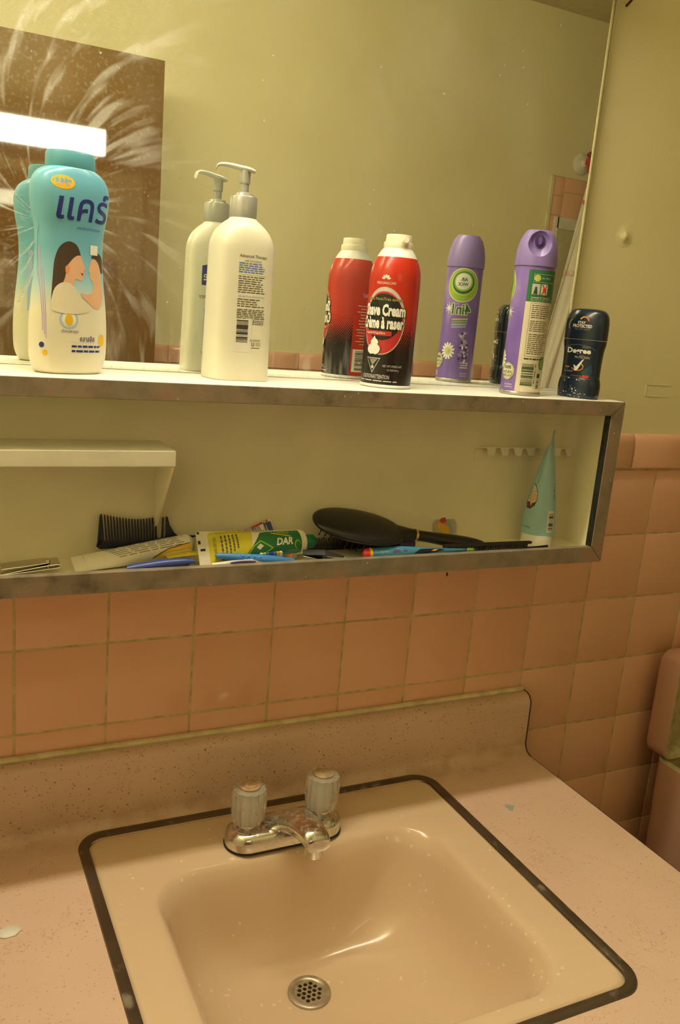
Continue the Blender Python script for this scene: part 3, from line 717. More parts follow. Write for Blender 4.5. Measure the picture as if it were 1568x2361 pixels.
ld = thing('tank_lid', 'pink toilet tank lid standing on edge against the tiles, hollow side out', 'lid', (1.30, -.05, -.175))
L_ = lambda mb: rel(mb, ld)
def lring(i_, y_, r_=.022): return [(p[0], y_, p[1]) for p in rr(1.305, -.0775, .262-i_, .0965-i_, max(.004, r_-i_*.6), 0, 6)]
mb = MB(); mb.loft([lring(.012, -.0185), lring(.004, -.0205), lring(0, -.027), lring(.001, -.064), lring(.0035, -.066)], True, False)
L_(mb).build('shell', 'toilet_pink', ld, smooth=50)
mb = MB(); mb.loft([lring(.0035, -.066), lring(.012, -.0655), lring(.016, -.060), lring(.022, -.042), lring(.03, -.040)], False, True)
L_(mb).build('hollow_underside', 'unglazed', ld, smooth=50)

# ------------------------------------------------------------------ shower corner seen in the mirror
rd = thing('shower_rod', 'white shower curtain rod fixed to the far wall', 'rod', (2.215, -1.79, 1.16))
mb = MB().tube([(0, .004, 0), (0, 1.78, 0)], .011, 14); mb.build('rod', 'window_white', rd)
mb = MB().lathe([(.040, 0), (.040, .004), (.032, .012), (.016, .018), (.011, .03)], 28); mb.xf(Matrix.Translation((0, -.0098, 0)) @ Matrix.Rotation(-PI/2, 4, 'X')); mb.build('flange', 'window_white', rd)
cu = thing('shower_curtain', 'white shower curtain with red scribbled flowers hanging by the tub', 'curtain', (2.215, -1.5, .2))
mb = MB(); nx, nz = 90, 26; vv = []; ff = []
for k in range(nz+1):
    z_ = 1.125-1.05*k/nz; t = k/nz
    for i in range(nx+1):
        s_ = i/nx; y_ = -1.755+.80*s_
        amp = .012+.026*t
        vv.append((2.215-.185*t*(1-.15*s_)+amp*math.sin(s_*58+.6*math.sin(t*3)), y_+.014*math.sin(s_*116+1)-.02*t, z_))
for k in range(nz):
    for i in range(nx): ff.append((k*(nx+1)+i, k*(nx+1)+i+1, (k+1)*(nx+1)+i+1, (k+1)*(nx+1)+i))
mb.add(vv, ff); rel(mb, cu).build('cloth', 'curtain_print', cu, smooth=80)
rg = thing('curtain_hook', 'red rose shaped curtain hook on the rod end', 'hook', (2.215, -1.722, 1.16))
mb = MB()
pts = [(.030*math.cos(a), 0, .034*math.sin(a)) for a in [2*PI*k/24 for k in range(25)]]
mb.tube(pts, [.013+.004*math.sin(k*2.1) for k in range(25)], 10); mb.build('rose_ring', 'rose_red', rg)
mb = MB().tube([(0, 0, -.034), (.006, 0, -.05), (0, 0, -.06)], .002, 6); mb.build('wire', 'clipper_chrome', rg)

# ================================================================== THINGS ON THE SHELF
ZO = ZS+.0003
# ---- talcum powder bottle
bx, by = .0445, -.078
t = thing('powder_bottle', 'tall aqua and cream waisted powder bottle with Thai lettering', 'bottle', (bx, by, ZO), cam_rz(bx, by)+math.radians(30)); t.scale = (.945, .945, .945)
ptab = [(0, .0345, .0205), (.004, .0385, .0235), (.018, .0428, .0262), (.048, .0432, .0265), (.077, .0410, .0252), (.100, .0384, .0236), (.124, .0368, .0226), (.147, .0376, .0230), (.165, .0408, .0252), (.182, .0428, .0262), (.194, .0418, .0258), (.203, .0375, .0240), (.208, .0315, .0225), (.2105, .0262, .0215)]
ps = smooth_tab(ptab, 4)
MB().loft([sup(a, b, 2.3, z_, 48) for z_, a, b in ps]).build('body', 'powder_plastic', t, smooth=70)
mb = MB().loft([sup(a, b, 2.1, z_, 48) for z_, a, b in ((.2095, .0255, .0208), (.2110, .0262, .0214), (.2240, .0258, .0210), (.2268, .0245, .0198), (.2275, .021, .017))]); mb.build('cap', 'aqua_cap', t, smooth=40)
pab = lambda v: lerp_tab(ps, v)
d = Decal()
d.disc(-.0205, .1945, .0115, .0068, 'yellow_print', 1); d.text('แคร์', -.0205, .1945, .006, .012, 'lilac_print', 2)
d.text('แคร์', .0045, .1735, .030, .060, 'navy_print', 2, bold=.012, shear=.12)
d.text('ผลิตภัณฑ์สำหรับเด็ก', .010, .1520, .0035, .030, 'blue_print', 2)
# mother and baby picture
spl = lambda pts: [p[:2] for p in smooth_tab(list(pts)+[pts[0]], 4)][:-1]
d.poly(spl([(-.031, .074), (-.0285, .100), (-.0265, .118), (-.022, .131), (-.014, .137), (-.006, .1355), (-.0015, .130), (.000, .1225), (-.006, .1195), (-.010, .109), (-.016, .098), (-.022, .086)]), 'hair_print', 1)
d.poly(spl([(-.015, .112), (-.009, .1195), (-.004, .1235), (.0005, .1235), (.0030, .1180), (.0058, .1115), (.0040, .1095), (.0045, .1065), (.0030, .1045), (.0030, .1010), (.0, .0985), (-.006, .0995), (-.008, .092), (-.019, .092), (-.0165, .102)]), 'skin_print', 2)
d.poly(spl([(-.0165, .111), (-.0140, .1135), (-.0120, .1105), (-.0142, .105), (-.0162, .106)]), 'peach', 3)
d.poly([(.0005, .1065), (.0035, .1062), (.002, .1035)], 'rose_red', 3)
d.poly(spl([(-.031, .075), (-.027, .089), (-.019, .0955), (-.010, .094), (-.003, .086), (.004, .078), (.010, .073), (.008, .0665), (-.012, .0635), (-.029, .066)]), 'cream_print', 3)
d.poly(spl([(.0135, .1235), (.017, .1275), (.023, .1285), (.029, .125), (.0325, .117), (.031, .108), (.027, .110), (.022, .1165)]), 'hair_print', 1)
d.poly(spl([(.0125, .1195), (.0165, .1225), (.0225, .119), (.0265, .111), (.0280, .100), (.0300, .086), (.026, .073), (.017, .0705), (.009, .0765), (.002, .0815), (.0005, .0855), (.007, .0850), (.014, .0870), (.0165, .094), (.0145, .099), (.0115, .1025), (.0118, .107), (.0098, .1095), (.0112, .1130)]), 'skin_print', 2)
d.rect(.012, .022, .126, .136, 'white_print', 3)
d.ring(-.0135, .0575, .0100, .0095, .0016, 'paleblue_print', 1); d.disc(-.0135, .0585, .0072, .0072, 'white_print', 1)
d.poly([(-.0135, .0680), (-.0118, .0640), (-.0095, .0595), (-.0090, .0560), (-.0105, .0530), (-.0135, .0518), (-.0165, .0530), (-.0180, .0560), (-.0175, .0595), (-.0152, .0640)], 'yellow_print', 2)
d.text('อ่อนละมุน', -.0125, .0455, .005, .018, 'navy_print', 2)
d.text('คลาสสิค', .0080, .0380, .0060, .018, 'navy_print', 2, bold=.01)
d.rect(-.013, .027, .0338, .0340, 'lilac_print', 1)
d.lines(-.0105, .026, .0225, .0325, 2, 'navy_print', 2, .45, .05, 3)
d.disc(.0275, .0370, .0045, .0065, 'yellow_print', 2)
d.build('front_print', t, front_map(pab, 2.3), du=.004, dv=.008)
d = Decal()
for k, (zz, wd) in enumerate(((.150, .016), (.146, .018), (.122, .008), (.118, .010), (.112, .006), (.102, .020), (.089, .018), (.086, .018), (.082, .008), (.079, .020), (.0755, .021), (.073, .020), (.050, .010), (.036, .007))):
    d.rect(-.034, -.034+wd, zz, zz+.0012, 'navy_print' if k < 12 else 'paleblue_print', 1)
d.rect(-.030, -.02, .17, .182, 'olive_print', 1)
for k in range(6): d.rect(-.024+k*.008, -.019+k*.008, .060, .130, 'paleblue_print', 1)
d.build('back_print', t, front_map(pab, 2.3, 1), du=.004, dv=.008)
d = Decal()                                            # small upright print on the narrow side
for k in range(3): d.rect(-.0382+k*.0013, -.0376+k*.0013, .045-k*.004, .150-k*.02, 'lilac_print', 1)
d.disc(-.0385, .030, .0018, .003, 'navy_print', 2); d.disc(-.036, .022, .002, .003, 'yellow_print', 2)
d.build('side_print', t, front_map(pab, 2.3), du=.003, dv=.008)

# ---- pump lotion bottle
bx, by = .2330, -.0600
t = thing('lotion_bottle', 'cream lotion bottle with grey pump, small printed text and barcode', 'bottle', (bx, by, ZO), cam_rz(bx, by)+math.radians(24)); t.scale = (1, 1, .974)
ltab = [(0, .0330, .0250), (.003, .0352, .0272), (.03, .0350, .0270), (.10, .0342, .0265), (.140, .0336, .0262), (.155, .0328, .0256), (.166, .0290, .0235), (.174, .0225, .0200), (.179, .0165, .0160), (.182, .0140, .0140)]
ls = smooth_tab(ltab, 4)
MB().loft([sup(a, b, 4.2 if z_ < .15 else max(2, 4.2-(z_-.15)/.03*2.2), z_, 56) for z_, a, b in ls]).build('body', 'lotion_body', t, smooth=70)
mb = MB().lathe([(.0142, .1795), (.0148, .182), (.0148, .2030), (.0140, .2045), (.0105, .2050), (.0095, .2080), (.0060, .2090), (.0040, .2095)], 40); mb.build('pump_collar', 'pump_grey', t, smooth=40)
pm = MB().lathe([(.0046, .2085), (.0046, .2180), (.0056, .2190), (.0056, .2250), (.0056, .2335)], 24).build('pump_stem', 'pump_grey', t, smooth=40)
mb = MB()
secs = [(.0105, .2325, .0045, .0018), (.004, .2338, .0062, .0030), (-.006, .2350, .0058, .0030), (-.016, .2365, .0048, .0026), (-.025, .2368, .0042, .0022), (-.0305, .2350, .0038, .0020), (-.0325, .2300, .0034, .0018)]
rings = []
for x_, zc_, hw, hh in smooth_tab(secs, 3):
    rings.append([(x_, hw*math.cos(2*PI*i/16), zc_+hh*math.sin(2*PI*i/16)) for i in range(16)])
mb.loft(rings).xf(Matrix.Rotation(math.radians(-22), 4, 'Z')).build('pump_head', 'pump_head', t, smooth=50)
lab = lambda v: lerp_tab(ls, v)
d = Decal(); cx_ = .0035
d.text('Advanced Therapy', cx_, .1390, .0042, .0330, 'dgrey_print', 2, bold=.01)
d.text('with vita-nutrients', cx_, .1345, .0022, .020, 'dgrey_print', 2)
d.lines(cx_-.0165, cx_+.0165, .1205, .1325, 5, 'blue_print', 1, .5, .18, 2)
d.rect(cx_-.0165, cx_+.0175, .1188, .1190, 'dgrey_print', 1)
d.lines(cx_-.0165, cx_+.0175, .0985, .1180, 8, 'dgrey_print', 1, .42, .2, 4)
d.text('Clinically Proven Moisturization', cx_, .0950, .0024, .032, 'blue_print', 2)
d.lines(cx_-.0165, cx_+.0165, .0830, .0930, 4, 'dgrey_print', 1, .42, .3, 5)
d.lines(cx_-.0165, cx_+.0180, .0700, .0815, 6, 'dgrey_print', 1, .5, .05, 6)
d.rect(cx_-.0185, cx_+.0020, .0330, .0710, 'barcode_white', 1)
d.bars(cx_-.0160, cx_-.0020, .0440, .0690, 17, 'black_print', 2, True, 3)
d.lines(cx_+.0030, cx_+.0170, .0640, .0695, 3, 'dgrey_print', 1, .5, .1, 8)
d.poly([(cx_+.0010, .0452), (cx_+.0022, .0485), (cx_+.0034, .0452)], 'dgrey_print', 1); d.lines(cx_+.0042, cx_+.0140, .0455, .0480, 2, 'dgrey_print', 1, .4, .1, 9)
d.text('U', cx_+.0050, .0420, .0045, .0034, 'dgrey_print', 2, bold=.03); d.lines(cx_+.0085, cx_+.0150, .0400, .0445, 3, 'dgrey_print', 1, .35, .2, 10)
d.lines(cx_+.0035, cx_+.0140, .0372, .0388, 1, 'dgrey_print', 1, .6, .05, 11)
d.build('back_print', t, front_map(lab, 4.2), du=.006, dv=.02)
d = Decal()
d.lines(-.012, .014, .137, .1395, 1, 'dgrey_print', 1, .5, .1, 12)
d.poly([(-.022, .105), (.020, .105), (.020, .128), (.010, .1305), (-.010, .1305), (-.022, .128)], 'navy_print', 1)
d.text('Vaseline', 0, .1165, .012, .036, 'white_print', 2)
d.text('Advanced Therapy', 0, .0915, .0060, .045, 'dgrey_print', 2)
d.rect(-.006, .008, .0865, .0872, 'blue_print', 1); d.text('Lotion', .004, .0830, .003, .010, 'dgrey_print', 2)
d.rect(-.008, .016, .033, .078, 'paleblue_print', 1); d.text('moisturizer', .006, .0240, .0045, .024, 'blue_print', 2)
d.build('front_print', t, front_map(lab, 4.2, 1), du=.006, dv=.02)

# ---- shaving cream can
bx, by = .4265, -.0710
t = thing('shaving_cream_can', 'red and black shave cream can with white cap', 'can', (bx, by, ZO), cam_rz(bx, by)); t.scale = (.975, .975, .965)
RS = .0318
prof = [(.0318, .0035), (.0318, .128), (.0316, .136), (.0305, .1445), (.0283, .1520), (.0249, .1590)]
MB().lathe(prof, 64).build('body', 'shave_can', t, smooth=60)
MB().lathe([(.0300, 0), (.0326, .0006), (.0328, .0028), (.0318, .0040)], 64).build('base_ring', 'can_white', t)
MB().lathe([(.0249, .1588), (.0215, .1650), (.0180, .1698), (.0165, .1705)], 64).build('shoulder', 'can_white', t)
cp = MB().lathe([(.0178, .1700), (.0180, .1760), (.0174, .1775), (.0160, .1780), (.0158, .1850), (.0150, .1865), (.0120, .1862)], 48).build('cap', 'cap_cream', t, smooth=40)
mb = MB().tube([(.0075, -.0140, .1765), (.0080, -.0168, .1795), (.0090, -.0195, .1800)], [.0048, .0046, .0036], 14); mb.build('nozzle', 'cap_cream', cp)
ph = math.radians(-20)
d = Decal()
for k in range(5):                                      # five-petal emblem
    a = math.radians(90+(k-2)*36); c, s_ = math.cos(a), math.sin(a)
    d.poly([(0+c*q*.0058-s_*w2, .1315+s_*q*.0058+c*w2) for q, w2 in ((.2, 0), (.6, .0011), (.9, .0011), (1.02, 0), (.9, -.0011), (.6, -.0011))], 'white_print', 1)
d.text('PERSONALCARE', .0005, .1272, .0030, .0250, 'cream_print', 2)
d.disc(.0, .0815, .0285, .0410, 'silver_print', 1, 48); d.disc(.0, .0795, .0265, .0378, 'paste_red', 2, 48)
d.disc(.0, .0865, .0245, .0282, 'black_print', 3, 40)
d.text('Extra Thick/Très épaisse', .0, .1075, .0048, .0480, 'black_print', 4, bold=.05); d.text('Extra Thick/Très épaisse', .0, .1075, .0042, .0470, 'olive_print', 5)
for off, mm, la in ((.10, 'black_print', 4), (.045, 'white_print', 6)):
    d.text('Shave Cream', .0, .0950, .0148 if la == 6 else .0165, .0560 if la == 6 else .0585, mm, la, bold=off)
    d.text('Crème à raser', -.002, .0795, .0150 if la == 6 else .0165, .0580 if la == 6 else .0600, mm, la, bold=off)
d.rect(-.0260, .0130, .0640, .0695, 'paste_red', 5); d.text('Regular/Régulière', -.0090, .0667, .0036, .028, 'cream_print', 6, bold=.01)
sw = [(0, .0635), (.0012, .0600), (.0040, .0585), (.0055, .0555), (.0045, .0530), (.0075, .0505), (.0085, .0470), (.0070, .0430), (.0035, .0405), (-.0005, .0412), (-.0045, .0405), (-.0085, .0430), (-.0100, .0470), (-.0080, .0510), (-.0050, .0530), (-.0055, .0565), (-.0025, .0600)]
d.poly([(p[0]*1.10-.0078, (p[1]-.051)*1.07+.051) for p in sw], 'black_print', 6); d.poly([(p[0]-.0078, p[1]) for p in sw], 'white_print', 7)
tri = [(-.0180, .0365), (.0020, .0365), (-.0080, .0175)]; d.poly(tri, 'silver_print', 1); d.poly([(p[0]*.88-.00096, .0301+(p[1]-.0301)*.86) for p in tri], 'black_print', 2)
for k in range(6): d.poly([(-.0080, .0270), (-.0130+k*.0020, .0350), (-.0120+k*.0020, .0350)], 'silver_print', 3)
d.disc(-.0080, .0250, .002, .002, 'silver_print', 3)
d.text('NET WT./POIDS NET', .0180, .0272, .0026, .0250, 'silver_print', 2); d.text('12 OZ/340 g', .0190, .0222, .0030, .0150, 'silver_print', 2)
d.text('CAUTION/ATTENTION', -.0040, .0135, .0050, .0380, 'silver_print', 2, bold=.01)
d.lines(-.0300, .0260, .0075, .0092, 1, 'silver_print', 2, .75, .02, 5)
d.build('front_print', t, cyl_map(RS, ph), du=.0035)
d = Decal()
d.rect(-.011, .011, .0095, .0400, 'barcode_white', 1); d.bars(-.009, .007, .0110, .0380, 22, 'black_print', 2, True, 6)
d.text('10807', -.004, .1120, .0050, .013, 'silver_print', 1); d.lines(-.010, .010, .0450, .1000, 14, 'cream_print', 1, .25, .4, 4)
d.build('back_print', t, cyl_map(RS, math.radians(-161)), du=.0035)

# ---- air freshener can
bx, by = .6170, -.0920
t = thing('air_freshener_can', 'tall purple air freshener can with purple nozzle cap', 'can', (bx, by, ZO), cam_rz(bx, by))
RA = .0257
MB().lathe([(.0257, .0045), (.0257, .1585), (.0250, .1625)], 64).build('body', 'purple_can', t, smooth=50)
MB().lathe([(.0248, 0), (.0264, .0006), (.0266, .0030), (.0258, .0046)], 64).build('base_ring', 'can_steel', t)
cap = MB().lathe([(.0262, .1612), (.0268, .1620), (.0268, .1700), (.0258, .1800), (.0238, .1900), (.0205, .1990), (.0165, .2045), (.0150, .2058), (.0001, .2060)], 64, cap1=False).build('cap_solid', 'purple_cap', None, smooth=0)
# scoop with the spray opening
cut = MB(); cut.loft([[(-.0148*0+.0150*math.cos(2*PI*i/28), -.0300+k_, .1900+.0172*math.sin(2*PI*i/28)) for i in range(28)] for k_ in (0, .011)]+[[(.0085*math.cos(2*PI*i/28), -.0130, .1922+.0095*math.sin(2*PI*i/28)) for i in range(28)]])
cobj = cut.build('cutter', 'purple_cap', None, smooth=0)
md = cap.modifiers.new('b', 'BOOLEAN'); md.object = cobj; md.operation = 'DIFFERENCE'; md.solver = 'EXACT'
bpy.context.view_layer.update()
me = bpy.data.meshes.new_from_object(cap.evaluated_get(bpy.context.evaluated_depsgraph_get()))
bpy.data.objects.remove(cap); bpy.data.objects.remove(cobj)
me.polygons.foreach_set('use_smooth', [True]*len(me.polygons)); me.set_sharp_from_angle(angle=math.radians(32))
cap = bpy.data.objects.new('cap', me); COL.objects.link(cap); cap.parent = t; cap.rotation_euler = (0, 0, math.radians(6))
mb = MB().loft([[(.0062*math.cos(2*PI*i/24), -.0135-k_, .1922+.0080*math.sin(2*PI*i/24)) for i in range(24)] for k_ in (0, .0012)]); mb.build('spray_opening', 'purple_dark', cap)
mb = MB().loft([[(.0026*math.cos(2*PI*i/14), -.0146-k_, .1925+.0050*math.sin(2*PI*i/14)) for i in range(14)] for k_ in (0, .003)]); mb.build('nozzle', 'brush_purple', cap)
d = Decal()                                             # back panel turned to the room
d.rect(-.0008, .0430, .0050, .1180, 'cream_print', 1); d.rect(-.0008, .0430, .1180, .1570, 'green_print', 1)
def rrect(d, x0, x1, y0_, y1_, w_, mm, la):
    d.rect(x0, x1, y0_, y0_+w_, mm, la); d.rect(x0, x1, y1_-w_, y1_, mm, la); d.rect(x0, x0+w_, y0_, y1_, mm, la); d.rect(x1-w_, x1, y0_, y1_, mm, la)
rrect(d, .0060, .0400, .1420, .1520, .0004, 'silver_print', 2); d.disc(.0105, .1470, .0042, .0042, 'olive_print', 3)
d.text('Air Wick', .0225, .1472, .0026, .013, 'cream_print', 3)
d.rect(.0050, .0150, .1270, .1400, 'silver_print', 2); d.poly([(.007, .1275), (.009, .1365), (.011, .1365), (.0125, .1275)], 'dgreen_print', 3)
d.rect(.0165, .0260, .1270, .1400, 'cream_print', 2)
for sg in (-1, 1): d.poly([(.0213-sg*.0042, .1275), (.0213-sg*.0026, .1275), (.0213+sg*.0042, .1395), (.0213+sg*.0026, .1395)], 'paste_red', 4)
d.disc(.0213, .1330, .0026, .0026, 'red_print', 5)
d.text('Lavender & Chamomile', .0190, .1235, .0024, .027, 'cream_print', 3, bold=.01); d.lines(.0050, .038, .1185, .1220, 2, 'silver_print', 2, .3, .2, 7)
rrect(d, .0060, .0400, .0500, .1165, .0003, 'dgreen_print', 2)
for a, b, n_ in ((.0975, .1150, 7), (.0810, .0955, 6), (.0525, .0790, 11)): d.lines(.0080, .0380, a, b, n_, 'dgrey_print', 2, .38, .3, n_)
d.lines(.0060, .0360, .0455, .0485, 1, 'dgreen_print', 2, .6, .05, 8)
d.bars(.0050, .0210, .0130, .0415, 18, 'dgreen_print', 2, True, 9); d.bars(.0225, .0240, .0130, .0415, 12, 'dgrey_print', 2, True, 10)
d.ring(.0340, .0480-.006, .0060, .0080, .0016, 'green_print', 3); d.disc(.0340, .0420, .0040, .006, 'lime_print', 3)
d.rect(.0275, .0330, .0235, .0290, 'dgreen_print', 3); d.bars(.0275, .0330, .0100, .0220, 8, 'dgrey_print', 2, True, 11)
d.build('back_print', t, cyl_map(RA, math.radians(-13)), du=.0032)
d = Decal()                                             # front with the round emblem, seen in the mirror
d.disc(0, .1365, .0236, .0236, 'cream_print', 1, 48); d.disc(0, .1365, .0222, .0222, 'lime_print', 2, 48); d.disc(.0005, .1390, .0175, .0170, 'olive_print', 3, 40); d.disc(0, .1400, .0160, .0155, 'green_print', 4, 40); d.disc(0, .1410, .0135, .0130, 'lime_print', 5, 40)
d.disc(0, .1415, .0112, .0112, 'white_print', 6, 36); d.text('AiR', -.001, .1445, .0052, .0095, 'green_print', 7, bold=.03); d.text('WICK', .0005, .1378, .0048, .0150, 'green_print', 7, bold=.03)
d.text('4in1', -.001, .1035, .0170, .0290, 'cream_print', 3, bold=.09); d.text('4in1', -.001, .1035, .0150, .0265, 'green_print', 4, bold=.02)
for k in range(4): d.poly([(-.012+k*.0005, .0915-k*.0036), (.011, .0895-k*.0036), (.011, .0872-k*.0036), (-.012+k*.0005, .0892-k*.0036)], ('olive_print', 'lime_print', 'paleblue_print', 'lilac_print')[k], 2)
for k in range(8):
    a = k*PI/4; d.poly([(.018+.010*math.cos(a), .104+.010*math.sin(a)), (.018+.001*math.cos(a+1.2), .104+.001*math.sin(a+1.2)), (.018+.001*math.cos(a-1.2), .104+.001*math.sin(a-1.2))], 'white_print', 2)
for k in range(13):                                     # daisy
    a = 2*PI*k/13; c, s_ = math.cos(a), math.sin(a)
    d.poly([(.0125+c*q*.0105-s_*w2, .0440+s_*q*.0125+c*w2) for q, w2 in ((.2, 0), (.6, .0016), (.92, .0013), (1, 0), (.92, -.0013), (.6, -.0016))], 'white_print', 4)
d.disc(.0125, .0440, .0038, .0044, 'olive_print', 5)
rn = random.Random(3)
for k in range(60):
    q = rn.random(); xx_ = -.0085-.006*(1-q)+rn.gauss(0, .0028+.002*(1-q)); zz_ = .026+.046*q+rn.gauss(0, .001)
    d.disc(xx_, zz_, .0016, .0018, rn.choice(('lilac_print', 'white_print', 'purple_dark', 'lilac_print')), 3+k % 3, 6)
d.lines(-.0200, -.0060, .0200, .0300, 3, 'cream_print', 6, .5, .2, 3)
d.lines(-.0200, -.0080, .0080, .0150, 2, 'lilac_print', 2, .6, .1, 4)
d.build('front_print', t, cyl_map(RA, math.radians(-108)), du=.0032)
d = Decal()                                             # round natural seal
d.disc(0, .0295, .0098, .0108, 'cream_print', 7, 30); d.ring(0, .0295, .0090, .0100, .0007, 'lime_print', 8)
d.text('100%', 0, .0345, .0042, .0110, 'dgreen_print', 9, bold=.02); d.text('NATURAL', 0, .0285, .0036, .0165, 'dgreen_print', 9); d.text('REPELLANT', 0, .0240, .0030, .0170, 'dgreen_print', 9)
d.lines(-.002, .0100, .0080, .0145, 2, 'lilac_print', 7, .7, .1, 5)
d.build('seal_print', t, cyl_map(RA, math.radians(-44)), du=.0032)

# ---- deodorant stick
bx, by = .7090, -.1000
t = thing('deodorant_stick', 'dark navy deodorant stick with white lettering by the shelf corner', 'deodorant', (bx, by, ZO), cam_rz(bx, by)+math.radians(-24))
dtab = [(0, .0255, .0150), (.0015, .0272, .0166), (.014, .0280, .0172), (.022, .0272, .0166), (.0255, .0262, .0160), (.0262, .0256, .0156), (.045, .0256, .0156), (.062, .0264, .0160), (.070, .0278, .0168), (.076, .0282, .0170), (.0768, .0284, .0172), (.090, .0284, .0172), (.102, .0278, .0168), (.1095, .0258, .0152), (.1145, .0215, .0122), (.1165, .0150, .0080), (.1170, .0040, .002)]
ds_ = smooth_tab(dtab, 3)
def dsec(z0, z1): return [r_ for r_ in ds_ if z0-1e-6 <= r_[0] <= z1+1e-6]
MB().loft([sup(a, b, 2.8, z_, 48) for z_, a, b in dsec(0, .0255)]).build('dial_base', 'deo_plastic', t, smooth=60)
MB().loft([sup(a, b, 2.8, z_, 48) for z_, a, b in dsec(.0255, .0764)]).build('body', 'deo_plastic', t, smooth=60)
MB().loft([sup(a, b, 2.8, z_, 48) for z_, a, b in dsec(.0764, .117)]).build('cap', 'deo_plastic', t, smooth=60)
dab = lambda v: lerp_tab(ds_, v)
for side, nm in ((-1, 'front_print'), (1, 'back_print')):
    d = Decal()
    d.ring(.002, .0990, .0072, .0075, .0014, 'orange_print', 1, 12, .3, 1.8); d.ring(.002, .0990, .0072, .0075, .0014, 'yellow_print', 1, 8, 1.8, 2.6)
    d.text('STAY', -.0010, .0985, .0034, .0110, 'white_print', 2, bold=.03); d.text('PROTECTED', .0005, .0940, .0042, .0265, 'white_print', 2, bold=.03); d.text('ALL DAY LONG', .001, .0900, .0022, .021, 'grey_print', 2)
    d.ring(-.001, .0945, .0185, .0120, .0006, 'silver_print', 1, 12, 2.4, 3.6)
    d.ring(0, .062, .022, .0080, .0004, 'grey_print', 1, 18, .2, 2.9)
    d.text('men', .0100, .0668, .0030, .010, 'grey_print', 2); d.text('Degree', 0, .0610, .0092, .0330, 'white_print', 3, bold=.035, shear=.05)
    d.text('DRY', .0050, .0560, .0018, .006, 'grey_print', 2); d.text('PROTECTION', .0055, .0535, .0028, .0200, 'silver_print', 2)
    d.poly([(-.0050, .0435), (-.0025, .0425), (-.0010, .0410), (.0062, .0500), (.0090, .0518), (.0015, .0370), (-.0025, .0352)], 'white_print', 3)
    d.ring(.0005, .0410, .0088, .0056, .0012, 'orange_print', 2, 14, -2.8, .2); d.ring(.0005, .0410, .0088, .0056, .0012, 'yellow_print', 2, 6, .2, 1.0)
    d.rect(-.0165, -.0105, .0395, .0408, 'orange_print', 2); d.rect(-.0155, -.0120, .0373, .0385, 'green_print', 2); d.text('ACTIVATED', -.0110, .0345, .0018, .0120, 'silver_print', 2)
    d.poly([(.007, .034), (.019, .046), (.0205, .036), (.0195, .029), (.010, .0285)], 'deo_teal', 1)
    d.rect(-.0065, .0080, .0288, .0294, 'red_print', 2); d.rect(.0090, .0175, .0272, .0305, 'red_print', 2)
    d.build(nm, t, front_map(dab, 2.8, side), du=.004, dv=.006)
d = Decal(); rn = random.Random(5)
for k in range(26):
    u_ = rn.gauss(-.003, .009); v_ = abs(rn.gauss(.004, .008))+.0018
    if abs(u_) < .022 and v_ < .07: d.disc(u_, v_, rn.uniform(.0003, .0013), rn.uniform(.0003, .0009), 'white_print', 4, 7)
d.build('paste_flecks', t, front_map(dab, 2.8), du=.004, dv=.006)

# ================================================================== THINGS IN THE OPEN COMPARTMENT
ZI = .2405
def at(u, v, y_):
    """point at depth y_ in the direction of photo pixel u, v"""
    d_ = fw+(u-784)/FPX*rt+(1180.5-v)/FPX*up
    return CAM+d_*((y_-CAM.y)/d_.y)
def mthing(name, label, cat, M_, group=None):
    o = thing(name, label, cat); o.matrix_world = M_; return o if not group else tag(o, label, cat, group)
def tube_rings(L, w_, r_, n=32, bul=.5, s0=.004):
    rows_ = []
    for k in range(17):
        s_ = k/16; e = s_**.85
        a = w_+(r_-w_)*e; b = .0007+(r_-.0007)*(math.sin(e*PI/2)**.9)
        rows_.append((s0+(L-s0)*s_, a, b))
    return rows_
def tube_body(parent, L, w_, r_, mname, crimp=.008):
    rows_ = [(0, w_, .0006), (crimp*.9, w_, .0006)]+tube_rings(L, w_, r_, s0=crimp)
    mb = MB(); mb.loft([[(s_, a*math.cos(2*PI*i/36), b*math.sin(2*PI*i/36)) for i in range(36)] for s_, a, b in rows_])
    mb.build('body', mname, parent, smooth=50)
    def ab(s_):
        a, b = lerp_tab(rows_, s_); return a, b
    return ab
def tube_map(ab, sg=1):
    def fn(u, v):
        a, b = ab(u); q = max(-.99, min(.99, v/a)); z_ = b*math.sqrt(1-q*q)
        return (u, v, sg*z_), (0, q/a*1.0, sg*math.sqrt(1-q*q)/max(b, .002))
    return fn

# ---- upright aqua tube
bx, by = .6730, -.0990
t = thing('cream_tube', 'aqua cream tube standing on its white cap with a coconut picture', 'tube', (bx, by, ZI+.0002), cam_rz(bx, by)+math.radians(-4))
MB().lathe([(.0195, 0), (.0206, .0008), (.0212, .0165), (.0205, .0175), (.018, .0176)], 44).build('cap', 'white_plastic', t, smooth=40)
rows_ = []
for k in range(19):
    s_ = k/18; a = .0222*(1-s_**1.7)+.0007; b = .0222+(.0310-.0222)*s_
    rows_.append((.0172+.134*s_, a*(1 if s_ < .98 else .6), b))
rows_.append((.158, .0007, .026)); rows_.append((.1625, .0005, .012))
MB().loft([[(a*math.cos(2*PI*i/44)+(.0045*max(0, (z_-.02)/.14)**2), b*math.sin(2*PI*i/44)*(.65+.35*math.exp(-z_*40)), z_) for i in range(44)] for z_, a, b in rows_]).build('body', 'aqua_tube', t, smooth=60)
def amap(u, v):
    a, b = lerp_tab(rows_, v); b *= (.65+.35*math.exp(-v*40)); q = max(-.985, min(.985, u/.0222)); c = math.sqrt(1-q*q)
    return (a*q+(.0045*max(0, (v-.02)/.14)**2), -b*c, v), (q*b, -c*a, 0)
d = Decal()
